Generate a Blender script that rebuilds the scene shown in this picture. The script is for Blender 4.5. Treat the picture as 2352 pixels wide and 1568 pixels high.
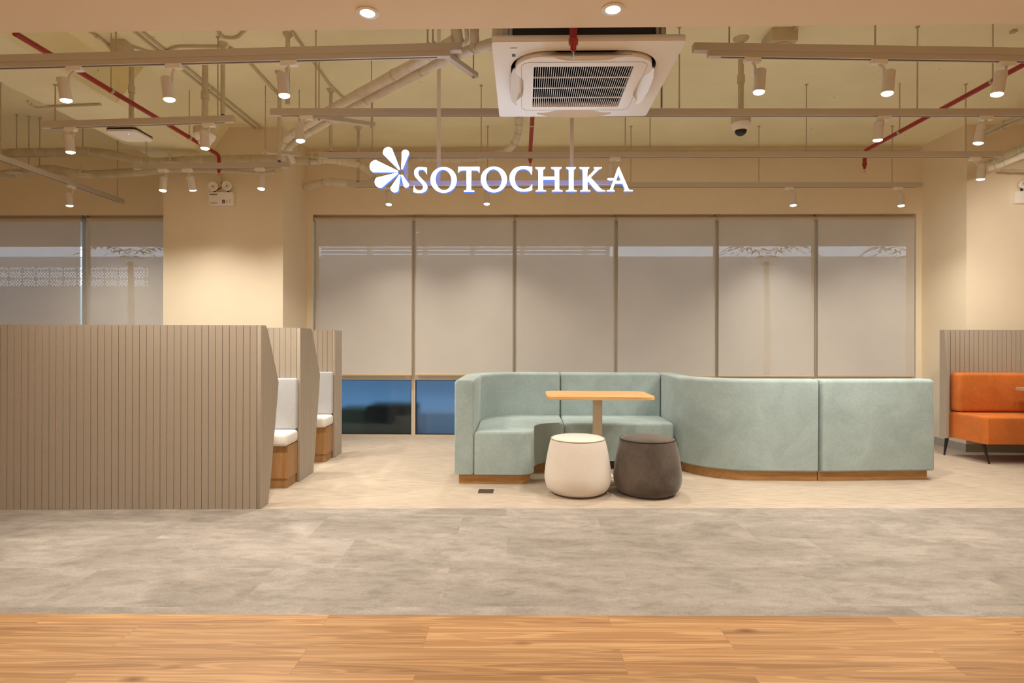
import bpy, bmesh, math, random
from mathutils import Vector, Matrix
random.seed(7)
for o in list(bpy.data.objects): bpy.data.objects.remove(o)
SC = bpy.context.scene
COL = SC.collection
PI = math.pi
R = math.radians

# ------------------------------------------------------------------ camera
F = 1340.0                      # focal length in pixels of a 2352 px wide frame
YAW, ROLL = R(1.1), R(0.14)
CAM = Vector((0, 0, 1.2))
fwd = Vector((-math.sin(YAW), math.cos(YAW), 0))
r0 = Vector((math.cos(YAW), math.sin(YAW), 0)); u0 = Vector((0, 0, 1))
rgt = math.cos(ROLL)*r0 + math.sin(ROLL)*u0
up = math.cos(ROLL)*u0 - math.sin(ROLL)*r0
cam = bpy.data.objects.new('camera', bpy.data.cameras.new('camera'))
COL.objects.link(cam)
cam.matrix_world = Matrix(((rgt.x, up.x, -fwd.x, CAM.x), (rgt.y, up.y, -fwd.y, CAM.y), (rgt.z, up.z, -fwd.z, CAM.z), (0, 0, 0, 1)))
cam.data.sensor_width = 36; cam.data.lens = F/2352*36; cam.data.clip_start = 0.05; cam.data.clip_end = 200
SC.camera = cam

def ray(px, py): return fwd + (px-1176)/F*rgt + (784-py)/F*up
def aty(px, py, Y):
    d = ray(px, py); return CAM + d*(Y/d.y)
def atz(px, py, Z):
    d = ray(px, py); return CAM + d*((Z-CAM.z)/d.z)

# ------------------------------------------------------------------ world, exposure, lamps' colours
W = bpy.data.worlds.new('world'); SC.world = W; W.use_nodes = True
W.node_tree.nodes['Background'].inputs[0].default_value = (0.66, 0.82, 1.0, 1)
W.node_tree.nodes['Background'].inputs[1].default_value = 1.9
SC.view_settings.view_transform = 'Standard'; SC.view_settings.look = 'None'
SC.view_settings.gamma = 1; SC.view_settings.use_curve_mapping = False
SC.view_settings.exposure = 0.42
SC.cycles.max_bounces = 14; SC.cycles.diffuse_bounces = 10; SC.cycles.transparent_max_bounces = 16
WARM = (1.0, 0.915, 0.79)
SPOT_W = 74          # each track spotlight
DOWN_W = 28          # each recessed downlight in the soffit
FILL_W = 20        # each added fill panel behind the camera

# ------------------------------------------------------------------ materials
def mat(name, col, rough=0.6, metal=0.0, noise=0.0, nscale=8.0, nstretch=(1, 1, 1), bump=0.0, bscale=60, sheen=0.0, spec=0.5, emis=None, estr=0):
    m = bpy.data.materials.new(name); m.use_nodes = True
    nt = m.node_tree; b = nt.nodes['Principled BSDF']
    b.inputs['Base Color'].default_value = (*col, 1)
    b.inputs['Roughness'].default_value = rough; b.inputs['Metallic'].default_value = metal
    b.inputs['Specular IOR Level'].default_value = spec
    if sheen:
        b.inputs['Sheen Weight'].default_value = sheen; b.inputs['Sheen Roughness'].default_value = 0.5
    if emis:
        b.inputs['Emission Color'].default_value = (*emis, 1); b.inputs['Emission Strength'].default_value = estr
    tc = nt.nodes.new('ShaderNodeTexCoord')
    if noise:
        mp = nt.nodes.new('ShaderNodeMapping'); mp.inputs['Scale'].default_value = nstretch
        nz = nt.nodes.new('ShaderNodeTexNoise'); nz.inputs['Scale'].default_value = nscale; nz.inputs['Detail'].default_value = 6
        rp = nt.nodes.new('ShaderNodeValToRGB')
        rp.color_ramp.elements[0].position = 0.3; rp.color_ramp.elements[1].position = 0.7
        rp.color_ramp.elements[0].color = (*[c*(1-noise) for c in col], 1)
        rp.color_ramp.elements[1].color = (*[min(1, c*(1+noise)) for c in col], 1)
        nt.links.new(tc.outputs['Object'], mp.inputs[0]); nt.links.new(mp.outputs[0], nz.inputs[0])
        nt.links.new(nz.outputs[0], rp.inputs[0]); nt.links.new(rp.outputs[0], b.inputs['Base Color'])
    if bump:
        n2 = nt.nodes.new('ShaderNodeTexNoise'); n2.inputs['Scale'].default_value = bscale; n2.inputs['Detail'].default_value = 4
        mp2 = nt.nodes.new('ShaderNodeMapping'); mp2.inputs['Scale'].default_value = nstretch
        bp = nt.nodes.new('ShaderNodeBump'); bp.inputs['Strength'].default_value = bump; bp.inputs['Distance'].default_value = 0.004
        nt.links.new(tc.outputs['Object'], mp2.inputs[0]); nt.links.new(mp2.outputs[0], n2.inputs[0])
        nt.links.new(n2.outputs[0], bp.inputs['Height']); nt.links.new(bp.outputs[0], b.inputs['Normal'])
    return m

def emat(name, col, s):
    m = bpy.data.materials.new(name); m.use_nodes = True; nt = m.node_tree
    nt.nodes.remove(nt.nodes['Principled BSDF'])
    e = nt.nodes.new('ShaderNodeEmission'); e.inputs[0].default_value = (*col, 1); e.inputs[1].default_value = s
    nt.links.new(e.outputs[0], nt.nodes['Material Output'].inputs[0]); return m

def N(nt, t, **kw):
    n = nt.nodes.new(t)
    for k, v in kw.items(): setattr(n, k, v)
    return n

def ramp(nt, src, stops):
    rp = N(nt, 'ShaderNodeValToRGB'); el = rp.color_ramp.elements
    while len(el) < len(stops): el.new(0.5)
    for e, (p, c) in zip(el, stops): e.position = p; e.color = (*c, 1)
    nt.links.new(src, rp.inputs[0]); return rp.outputs[0]

def mixc(nt, fac, a, b, mode='MIX'):
    m = N(nt, 'ShaderNodeMix', data_type='RGBA', blend_type=mode)
    if isinstance(fac, (int, float)): m.inputs[0].default_value = fac
    else: nt.links.new(fac, m.inputs[0])
    for s, i in ((a, 6), (b, 7)):
        if isinstance(s, tuple): m.inputs[i].default_value = (*s, 1)
        else: nt.links.new(s, m.inputs[i])
    return m.outputs[2]

def noise_tex(nt, vec, scale, detail=6, rough=0.55, dist=0.0):
    n = N(nt, 'ShaderNodeTexNoise'); n.inputs['Scale'].default_value = scale; n.inputs['Detail'].default_value = detail
    n.inputs['Roughness'].default_value = rough; n.inputs['Distortion'].default_value = dist
    nt.links.new(vec, n.inputs[0]); return n.outputs[0]

def mapping(nt, sc=(1, 1, 1), rot=(0, 0, 0), loc=(0, 0, 0), src='Object'):
    tc = N(nt, 'ShaderNodeTexCoord'); mp = N(nt, 'ShaderNodeMapping')
    mp.inputs['Scale'].default_value = sc; mp.inputs['Rotation'].default_value = rot; mp.inputs['Location'].default_value = loc
    nt.links.new(tc.outputs[src], mp.inputs[0]); return mp.outputs[0]

def wood_planks():
    m = bpy.data.materials.new('wood_planks'); m.use_nodes = True; nt = m.node_tree; b = nt.nodes['Principled BSDF']
    br = N(nt, 'ShaderNodeTexBrick'); br.offset = 0.37; br.offset_frequency = 2; br.squash = 1
    br.inputs['Scale'].default_value = 1; br.inputs['Mortar Size'].default_value = 0.0012; br.inputs['Mortar Smooth'].default_value = 0.2
    br.inputs['Brick Width'].default_value = 1.22; br.inputs['Row Height'].default_value = 0.18
    br.inputs['Color1'].default_value = (0.0, 0, 0, 1); br.inputs['Color2'].default_value = (1, 1, 1, 1); br.inputs['Mortar'].default_value = (0.5, 0.5, 0.5, 1)
    v = mapping(nt, rot=(0, 0, R(-1.0)), loc=(0.35, 0.06, 0)); nt.links.new(v, br.inputs[0])
    # shift the grain per plank
    sx = N(nt, 'ShaderNodeVectorMath', operation='MULTIPLY_ADD')
    nt.links.new(br.outputs['Color'], sx.inputs[0]); sx.inputs[1].default_value = (7.0, 3.0, 5.0)
    nt.links.new(v, sx.inputs[2])
    st = N(nt, 'ShaderNodeVectorMath', operation='MULTIPLY'); nt.links.new(sx.outputs[0], st.inputs[0]); st.inputs[1].default_value = (0.42, 9.0, 1)
    g1 = noise_tex(nt, st.outputs[0], 2.0, 2.5, 0.45, 0.55)
    st2 = N(nt, 'ShaderNodeVectorMath', operation='MULTIPLY'); nt.links.new(sx.outputs[0], st2.inputs[0]); st2.inputs[1].default_value = (1.6, 70.0, 1)
    g2 = noise_tex(nt, st2.outputs[0], 2.0, 4, 0.6, 0.3)
    # rings: a wave over the stretched noise
    mu = N(nt, 'ShaderNodeMath', operation='MULTIPLY'); nt.links.new(g1, mu.inputs[0]); mu.inputs[1].default_value = 52
    sn = N(nt, 'ShaderNodeMath', operation='SINE'); nt.links.new(mu.outputs[0], sn.inputs[0])
    c1 = ramp(nt, g1, [(0.25, (0.30, 0.165, 0.07)), (0.45, (0.44, 0.255, 0.115)), (0.6, (0.52, 0.32, 0.155)), (0.78, (0.36, 0.20, 0.088))])
    c2 = ramp(nt, sn.outputs[0], [(0.0, (0.80, 0.73, 0.66)), (0.5, (1, 1, 1)), (1.0, (1.10, 1.09, 1.06))])
    c = mixc(nt, 0.8, c1, c2, 'MULTIPLY')
    c3 = ramp(nt, g2, [(0.3, (0.80, 0.76, 0.72)), (0.6, (1.05, 1.05, 1.05))])
    c = mixc(nt, 0.6, c, c3, 'MULTIPLY')
    tone = ramp(nt, br.outputs['Color'], [(0, (0.84, 0.82, 0.79)), (1, (1.08, 1.08, 1.08))])
    c = mixc(nt, 1.0, c, tone, 'MULTIPLY')
    # knots
    kv = N(nt, 'ShaderNodeVectorMath', operation='MULTIPLY'); nt.links.new(sx.outputs[0], kv.inputs[0]); kv.inputs[1].default_value = (1.3, 3.4, 1)
    vo = N(nt, 'ShaderNodeTexVoronoi'); vo.inputs['Scale'].default_value = 1.25; nt.links.new(kv.outputs[0], vo.inputs[0])
    kc = ramp(nt, vo.outputs['Distance'], [(0.0, (0.12, 0.05, 0.02)), (0.035, (0.45, 0.3, 0.2)), (0.10, (1, 1, 1))])
    c = mixc(nt, 0.85, c, kc, 'MULTIPLY')
    mo = mixc(nt, br.outputs['Fac'], c, (0.30, 0.17, 0.075))
    nt.links.new(mo, b.inputs['Base Color']); b.inputs['Roughness'].default_value = 0.42; b.inputs['Specular IOR Level'].default_value = 0.35
    return m

def stone_tile():
    m = bpy.data.materials.new('stone_tile'); m.use_nodes = True; nt = m.node_tree; b = nt.nodes['Principled BSDF']
    br = N(nt, 'ShaderNodeTexBrick'); br.offset = 0.33; br.offset_frequency = 2
    br.inputs['Scale'].default_value = 1; br.inputs['Mortar Size'].default_value = 0.0009; br.inputs['Mortar Smooth'].default_value = 0.3
    br.inputs['Brick Width'].default_value = 0.914; br.inputs['Row Height'].default_value = 0.457
    br.inputs['Color1'].default_value = (0, 0, 0, 1); br.inputs['Color2'].default_value = (1, 1, 1, 1); br.inputs['Mortar'].default_value = (.5, .5, .5, 1)
    v = mapping(nt, rot=(0, 0, R(-1.6)), loc=(0.0, 0.1, 0)); nt.links.new(v, br.inputs[0])
    sx = N(nt, 'ShaderNodeVectorMath', operation='MULTIPLY_ADD'); nt.links.new(br.outputs['Color'], sx.inputs[0]); sx.inputs[1].default_value = (5, 9, 3); nt.links.new(v, sx.inputs[2])
    rr = N(nt, 'ShaderNodeMapping'); rr.inputs['Rotation'].default_value = (0, 0, 0.45); rr.inputs['Scale'].default_value = (1.0, 2.3, 1); nt.links.new(sx.outputs[0], rr.inputs[0])
    a = noise_tex(nt, rr.outputs[0], 1.6, 10, 0.62, 0.9)
    d = noise_tex(nt, rr.outputs[0], 7.0, 10, 0.68, 0.5)
    f = noise_tex(nt, rr.outputs[0], 70, 4, 0.6)
    c = ramp(nt, a, [(0.32, (0.235, 0.208, 0.180)), (0.5, (0.30, 0.268, 0.235)), (0.68, (0.37, 0.335, 0.298))])
    c2 = ramp(nt, d, [(0.36, (0.76, 0.75, 0.74)), (0.5, (1, 1, 1)), (0.66, (1.14, 1.14, 1.13))])
    c = mixc(nt, 0.8, c, c2, 'MULTIPLY')
    c3 = ramp(nt, f, [(0.3, (0.86, 0.85, 0.84)), (0.55, (1, 1, 1)), (0.74, (1.18, 1.17, 1.15))])
    c = mixc(nt, 1.0, c, c3, 'MULTIPLY')
    tone = ramp(nt, br.outputs['Color'], [(0, (0.975, 0.975, 0.975)), (1, (1.02, 1.02, 1.02))]); c = mixc(nt, 1, c, tone, 'MULTIPLY')
    c = mixc(nt, br.outputs['Fac'], c, (0.31, 0.285, 0.245))
    nt.links.new(c, b.inputs['Base Color']); b.inputs['Roughness'].default_value = 0.55; b.inputs['Specular IOR Level'].default_value = 0.3
    return m

def carpet():
    m = bpy.data.materials.new('beige_carpet'); m.use_nodes = True; nt = m.node_tree; b = nt.nodes['Principled BSDF']
    v = mapping(nt, sc=(3.0, 60, 1), rot=(0, 0, R(-1.9)))
    a = noise_tex(nt, v, 1.8, 3, 0.6)
    v2 = mapping(nt, sc=(1, 1, 1)); d = noise_tex(nt, v2, 1.2, 3)
    c = ramp(nt, a, [(0.38, (0.365, 0.300, 0.232)), (0.5, (0.445, 0.375, 0.300)), (0.62, (0.49, 0.418, 0.34))])
    c2 = ramp(nt, d, [(0.3, (0.95, 0.95, 0.95)), (0.7, (1.02, 1.02, 1.02))]); c = mixc(nt, 1, c, c2, 'MULTIPLY')
    nt.links.new(c, b.inputs['Base Color']); b.inputs['Roughness'].default_value = 0.9; b.inputs['Specular IOR Level'].default_value = 0.15
    bp = N(nt, 'ShaderNodeBump'); bp.inputs['Strength'].default_value = 0.4; bp.inputs['Distance'].default_value = 0.003
    nt.links.new(a, bp.inputs['Height']); nt.links.new(bp.outputs[0], b.inputs['Normal'])
    return m

def concrete_paint(name, col):
    m = bpy.data.materials.new(name); m.use_nodes = True; nt = m.node_tree; b = nt.nodes['Principled BSDF']
    v = mapping(nt); vo = N(nt, 'ShaderNodeTexVoronoi'); vo.inputs['Scale'].default_value = 3.6; vo.inputs['Randomness'].default_value = 1
    dv = noise_tex(nt, v, 14, 3); ad = N(nt, 'ShaderNodeVectorMath', operation='MULTIPLY_ADD'); nt.links.new(dv, ad.inputs[0]); ad.inputs[1].default_value = (0.08, 0.08, 0.08); nt.links.new(v, ad.inputs[2])
    nt.links.new(ad.outputs[0], vo.inputs[0])
    c = ramp(nt, vo.outputs['Distance'], [(0.0, (0.25, 0.2, 0.13)), (0.032, (0.45, 0.4, 0.3)), (0.05, (1, 1, 1))])
    n = noise_tex(nt, v, 1.3, 5); c1 = ramp(nt, n, [(0.3, tuple(x*0.93 for x in col)), (0.7, tuple(min(1, x*1.04) for x in col))])
    c = mixc(nt, 0.6, c1, c, 'MULTIPLY')
    nt.links.new(c, b.inputs['Base Color']); b.inputs['Roughness'].default_value = 0.75
    bp = N(nt, 'ShaderNodeBump'); bp.inputs['Strength'].default_value = 0.25; bp.inputs['Distance'].default_value = 0.01
    nt.links.new(dv, bp.inputs['Height']); nt.links.new(bp.outputs[0], b.inputs['Normal'])
    return m

def oak(name, col, axis=0):
    m = bpy.data.materials.new(name); m.use_nodes = True; nt = m.node_tree; b = nt.nodes['Principled BSDF']
    sc = [26, 26, 26]; sc[axis] = 1.6
    v = mapping(nt, sc=tuple(sc)); a = noise_tex(nt, v, 1.5, 5, 0.6, 0.6)
    c = ramp(nt, a, [(0.3, tuple(x*0.72 for x in col)), (0.52, col), (0.7, tuple(min(1, x*1.16) for x in col))])
    nt.links.new(c, b.inputs['Base Color']); b.inputs['Roughness'].default_value = 0.45; b.inputs['Specular IOR Level'].default_value = 0.35
    return m

def velvet(name, col, amt=0.14, sheen=0.35, fine=0.8):
    m = bpy.data.materials.new(name); m.use_nodes = True; nt = m.node_tree; b = nt.nodes['Principled BSDF']
    v = mapping(nt); a = noise_tex(nt, v, 3.2, 6, 0.6, 0.8); d = noise_tex(nt, v, 45, 4, 0.7); w = mapping(nt, sc=(40, 40, 160)); e = noise_tex(nt, w, 2.5, 3)
    c = ramp(nt, a, [(0.3, tuple(x*(1-amt) for x in col)), (0.7, tuple(min(1, x*(1+amt)) for x in col))])
    c2 = ramp(nt, d, [(0.3, (0.88, 0.88, 0.88)), (0.7, (1.1, 1.1, 1.1))]); c = mixc(nt, fine, c, c2, 'MULTIPLY')
    nt.links.new(c, b.inputs['Base Color']); b.inputs['Roughness'].default_value = 0.85; b.inputs['Specular IOR Level'].default_value = 0.2
    b.inputs['Sheen Weight'].default_value = sheen; b.inputs['Sheen Roughness'].default_value = 0.4
    bp = N(nt, 'ShaderNodeBump'); bp.inputs['Strength'].default_value = 0.2; bp.inputs['Distance'].default_value = 0.002
    nt.links.new(e, bp.inputs['Height']); nt.links.new(bp.outputs[0], b.inputs['Normal'])
    return m

def blind_fabric():
    m = bpy.data.materials.new('screen_fabric'); m.use_nodes = True; nt = m.node_tree; b = nt.nodes['Principled BSDF']; out = nt.nodes['Material Output']
    b.inputs['Base Color'].default_value = (0.64, 0.605, 0.55, 1); b.inputs['Roughness'].default_value = 0.8
    v = mapping(nt, sc=(1, 1, 1)); a = noise_tex(nt, v, 1.4, 2)
    c = ramp(nt, a, [(0.3, (0.73, 0.68, 0.61)), (0.7, (0.78, 0.735, 0.665))]); nt.links.new(c, b.inputs['Base Color'])
    tr = N(nt, 'ShaderNodeBsdfTransparent'); tr.inputs[0].default_value = (1, 1, 1, 1)
    mx = N(nt, 'ShaderNodeMixShader'); mx.inputs[0].default_value = 0.34
    nt.links.new(b.outputs[0], mx.inputs[1]); nt.links.new(tr.outputs[0], mx.inputs[2]); nt.links.new(mx.outputs[0], out.inputs[0])
    return m

def glass(name, rough, tint=(1, 1, 1)):
    m = bpy.data.materials.new(name); m.use_nodes = True; nt = m.node_tree; out = nt.nodes['Material Output']
    nt.nodes.remove(nt.nodes['Principled BSDF'])
    g = N(nt, 'ShaderNodeBsdfGlossy'); g.inputs['Roughness'].default_value = 0.04
    if rough:
        t = N(nt, 'ShaderNodeBsdfRefraction'); t.inputs['Roughness'].default_value = rough; t.inputs['IOR'].default_value = 1.22; t.inputs[0].default_value = (*tint, 1)
    else:
        t = N(nt, 'ShaderNodeBsdfTransparent'); t.inputs[0].default_value = (*tint, 1)
    mx = N(nt, 'ShaderNodeMixShader'); mx.inputs[0].default_value = 0.06
    nt.links.new(t.outputs[0], mx.inputs[1]); nt.links.new(g.outputs[0], mx.inputs[2]); nt.links.new(mx.outputs[0], out.inputs[0])
    return m

M = {}
M['wall'] = mat('cream_wall', (0.83, 0.73, 0.57), 0.85, noise=0.025, nscale=2, bump=0.05, bscale=180)
M['ceil'] = concrete_paint('painted_concrete', (0.93, 0.89, 0.64))
M['soffit'] = mat('soffit_plaster', (0.88, 0.78, 0.64), 0.85, noise=0.02, nscale=1.5)
M['pipe'] = mat('cream_pipe', (0.60, 0.54, 0.40), 0.6, noise=0.06, nscale=14)
M['lagging'] = mat('pipe_lagging', (0.72, 0.66, 0.54), 0.7, noise=0.08, nscale=18, bump=0.4, bscale=40)
M['duct'] = mat('old_lagging', (0.52, 0.47, 0.33), 0.75, noise=0.14, nscale=9, bump=0.5, bscale=22)
M['rod'] = mat('hanger_steel', (0.50, 0.44, 0.32), 0.55, 0)
M['track'] = mat('track_white', (0.60, 0.54, 0.46), 0.45)
M['slot'] = mat('track_slot', (0.12, 0.08, 0.07), 0.6)
M['white'] = mat('white_plastic', (0.88, 0.85, 0.80), 0.4)
M['offwhite'] = mat('lamp_body', (0.72, 0.66, 0.58), 0.4)
M['black'] = mat('black_plastic', (0.015, 0.014, 0.014), 0.35)
M['void'] = mat('matt_black', (0.006, 0.006, 0.008), 1.0, spec=0.0)
M['dark'] = mat('dark_metal', (0.035, 0.03, 0.028), 0.5, 0.4)
M['steel'] = mat('brushed_steel', (0.45, 0.43, 0.40), 0.35, 0.9)
M['red'] = mat('red_pipe', (0.33, 0.018, 0.012), 0.4)
M['felt'] = mat('felt_panel', (0.41, 0.35, 0.28), 0.95, noise=0.12, nscale=220, bump=0.3, bscale=300)
M['felt_groove'] = mat('felt_groove', (0.27, 0.205, 0.15), 0.95)
M['oak'] = oak('oak_plinth', (0.44, 0.24, 0.09), 0)
M['oakv'] = oak('oak_box', (0.39, 0.205, 0.08), 2)
M['tabletop'] = oak('oak_tabletop', (0.72, 0.42, 0.18), 0)
M['grey_fabric'] = velvet('grey_fabric', (0.47, 0.48, 0.50), 0.05, 0.1, 0.5)
M['ivory_fabric'] = velvet('ivory_fabric', (0.80, 0.77, 0.73), 0.03, 0.1, 0.3)
M['teal'] = velvet('teal_velvet', (0.35, 0.445, 0.45), 0.13, 0.35, 0.7)
M['white_velvet'] = velvet('white_velvet', (0.72, 0.655, 0.59), 0.025, 0.35, 0.25)
M['brown_velvet'] = velvet('brown_velvet', (0.105, 0.082, 0.066), 0.40, 0.4, 1.0)
M['piping'] = mat('seam_piping', (0.40, 0.31, 0.22), 0.8)
M['dark_piping'] = mat('dark_piping', (0.03, 0.02, 0.015), 0.8)
M['orange'] = velvet('orange_leather', (0.60, 0.17, 0.035), 0.14, 0.1)
M['beige_metal'] = mat('beige_metal', (0.88, 0.79, 0.60), 0.4, 0)
M['frame'] = mat('window_frame', (0.60, 0.51, 0.40), 0.45)
M['gasket'] = mat('window_gasket', (0.01, 0.012, 0.014), 0.5)
M['bar'] = mat('blind_bar', (0.62, 0.49, 0.33), 0.5)
M['fabric'] = blind_fabric()
M['glass'] = glass('clear_glass', 0)
M['frost'] = glass('frosted_glass', 0.36, (0.50, 0.70, 0.88))
M['planks'] = wood_planks(); M['tile'] = stone_tile(); M['carpet'] = carpet()
M['lens'] = emat('lamp_lens', (1.0, 0.86, 0.66), 26)
M['lens2'] = emat('downlight_lens', (1.0, 0.80, 0.55), 22)
M['sign'] = emat('sign_face', (0.70, 0.82, 1.0), 9)
M['sign_side'] = emat('sign_side', (0.10, 0.24, 1.0), 1.0)
M['base'] = mat('baseboard_grey', (0.42, 0.38, 0.32), 0.6)
M['ext_wall'] = mat('exterior_wall', (0.50, 0.52, 0.52), 0.9, noise=0.06, nscale=2)
M['ext_dark'] = mat('exterior_planter', (0.10, 0.07, 0.04), 0.9, noise=0.2)
M['leaf'] = mat('palm_leaf', (0.10, 0.16, 0.05), 0.6)
M['blue'] = mat('blue_led', (0.1, 0.1, 0.8), 0.4, emis=(0.2, 0.2, 1), estr=3)
M['navy'] = mat('navy_print', (0.01, 0.015, 0.06), 0.5)
M['ink'] = mat('black_print', (0.02, 0.015, 0.015), 0.6)
M['ink_grey'] = mat('grey_print', (0.40, 0.34, 0.28), 0.6)

# ------------------------------------------------------------------ mesh helpers
def link(name, bm, m, parent=None, smooth=35):
    me = bpy.data.meshes.new(name)
    bmesh.ops.recalc_face_normals(bm, faces=bm.faces[:])
    bm.to_mesh(me); bm.free()
    for mm in (m if isinstance(m, (list, tuple)) else [m]): me.materials.append(mm)
    if smooth:
        for p in me.polygons: p.use_smooth = True
        me.set_sharp_from_angle(angle=R(smooth))
    o = bpy.data.objects.new(name, me); COL.objects.link(o)
    if parent:
        o.parent = parent
        bpy.context.view_layer.update()
        o.matrix_parent_inverse = parent.matrix_world.inverted()
    return o

def empty(name, loc=(0, 0, 0), rz=0):
    o = bpy.data.objects.new(name, None); COL.objects.link(o); o.location = loc; o.rotation_euler = (0, 0, rz)
    o.empty_display_size = 0.1; return o

def tag(o, label, cat, group=None, kind=None):
    o['label'] = label; o['category'] = cat
    if group: o['group'] = group
    if kind: o['kind'] = kind
    return o

def struct(o, label=None):
    o['kind'] = 'structure'
    if label: o['label'] = label
    return o

def box(bm, a, b, bev=0, seg=2, mtx=None):
    x0, y0, z0 = a; x1, y1, z1 = b
    vs = [bm.verts.new(p) for p in ((x0, y0, z0), (x1, y0, z0), (x1, y1, z0), (x0, y1, z0), (x0, y0, z1), (x1, y0, z1), (x1, y1, z1), (x0, y1, z1))]
    fs = [bm.faces.new([vs[i] for i in f]) for f in ((0, 3, 2, 1), (4, 5, 6, 7), (0, 1, 5, 4), (1, 2, 6, 5), (2, 3, 7, 6), (3, 0, 4, 7))]
    if mtx is not None: bmesh.ops.transform(bm, matrix=mtx, verts=vs)
    if bev:
        es = list({e for f in fs for e in f.edges})
        bmesh.ops.bevel(bm, geom=es, offset=bev, segments=seg, affect='EDGES', profile=0.5)
    return bm

def NB(): return bmesh.new()

def prism(bm, poly, z0, z1, bev=0, seg=3, bottom=False):
    lo = [bm.verts.new((x, y, z0)) for x, y in poly]; hi = [bm.verts.new((x, y, z1)) for x, y in poly]
    n = len(poly); bm.faces.new(lo[::-1]); tf = bm.faces.new(hi); bf = None
    for i in range(n): bm.faces.new((lo[i], lo[(i+1) % n], hi[(i+1) % n], hi[i]))
    if bev:
        es = list(tf.edges)
        bmesh.ops.bevel(bm, geom=es, offset=bev, segments=seg, affect='EDGES', profile=0.5, clamp_overlap=True)
    return bm

def tube(bm, pts, rad, n=12, caps=True, ridges=0, ridge_amp=0.0):
    """swept round pipe through pts (Catmull-Rom is applied by curve())"""
    pts = [Vector(p) for p in pts]
    rings = []; prev = None
    for i, p in enumerate(pts):
        t = (pts[min(i+1, len(pts)-1)] - pts[max(i-1, 0)]).normalized()
        if prev is None:
            a = Vector((0, 0, 1)) if abs(t.z) < 0.9 else Vector((1, 0, 0))
            nrm = t.cross(a).normalized()
        else:
            nrm = (prev - t*prev.dot(t)).normalized()
        prev = nrm; bn = t.cross(nrm)
        rr = rad[i] if isinstance(rad, (list, tuple)) else rad
        rings.append([bm.verts.new(p + rr*(math.cos(2*PI*k/n)*nrm + math.sin(2*PI*k/n)*bn)) for k in range(n)])
    for a, b in zip(rings, rings[1:]):
        for k in range(n): bm.faces.new((a[k], a[(k+1) % n], b[(k+1) % n], b[k]))
    if caps: bm.faces.new(rings[0][::-1]); bm.faces.new(rings[-1])
    return bm

def curve(pts, k=6):
    pts = [Vector(p) for p in pts]; out = []
    P = [pts[0]*2-pts[1]] + pts + [pts[-1]*2-pts[-2]]
    for i in range(1, len(P)-2):
        for j in range(k):
            t = j/k; a, b, c, d = P[i-1], P[i], P[i+1], P[i+2]
            out.append(0.5*((2*b) + (c-a)*t + (2*a-5*b+4*c-d)*t*t + (-a+3*b-3*c+d)*t**3))
    out.append(pts[-1]); return out

def bent(pts, r=0.06, k=5):
    """polyline with rounded corners"""
    pts = [Vector(p) for p in pts]; out = [pts[0]]
    for a, b, c in zip(pts, pts[1:], pts[2:]):
        u = (a-b); v = (c-b); q = min(r, u.length*0.45, v.length*0.45); s = b+u.normalized()*q; e = b+v.normalized()*q
        for j in range(k+1):
            t = j/k; out.append((1-t)**2*s + 2*t*(1-t)*b + t*t*e)
    out.append(pts[-1]); return out

def lathe(bm, prof, n=32, c=(0, 0, 0), mtx=None, cap=True):
    rings = []; vs = []
    for r, z in prof:
        if r < 1e-5:
            v = bm.verts.new((c[0], c[1], c[2]+z)); rings.append([v]); vs.append(v)
        else:
            rg = [bm.verts.new((c[0]+r*math.cos(2*PI*k/n), c[1]+r*math.sin(2*PI*k/n), c[2]+z)) for k in range(n)]
            rings.append(rg); vs += rg
    for a, b in zip(rings, rings[1:]):
        for k in range(n):
            if len(a) == 1: bm.faces.new((a[0], b[k], b[(k+1) % n]))
            elif len(b) == 1: bm.faces.new((a[k], a[(k+1) % n], b[0]))
            else: bm.faces.new((a[k], a[(k+1) % n], b[(k+1) % n], b[k]))
    if cap and len(rings[0]) > 1: bm.faces.new(rings[0][::-1])
    if cap and len(rings[-1]) > 1: bm.faces.new(rings[-1])
    if mtx is not None: bmesh.ops.transform(bm, matrix=mtx, verts=vs)
    return bm

def rrect(cx, cy, w, h, r, k=6):
    out = []
    for sx, sy, a0 in ((1, 1, 0), (-1, 1, 90), (-1, -1, 180), (1, -1, 270)):
        for j in range(k+1):
            a = R(a0+90*j/k); out.append((cx+sx*(w/2-r)+r*math.cos(a), cy+sy*(h/2-r)+r*math.sin(a)))
    return out

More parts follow.
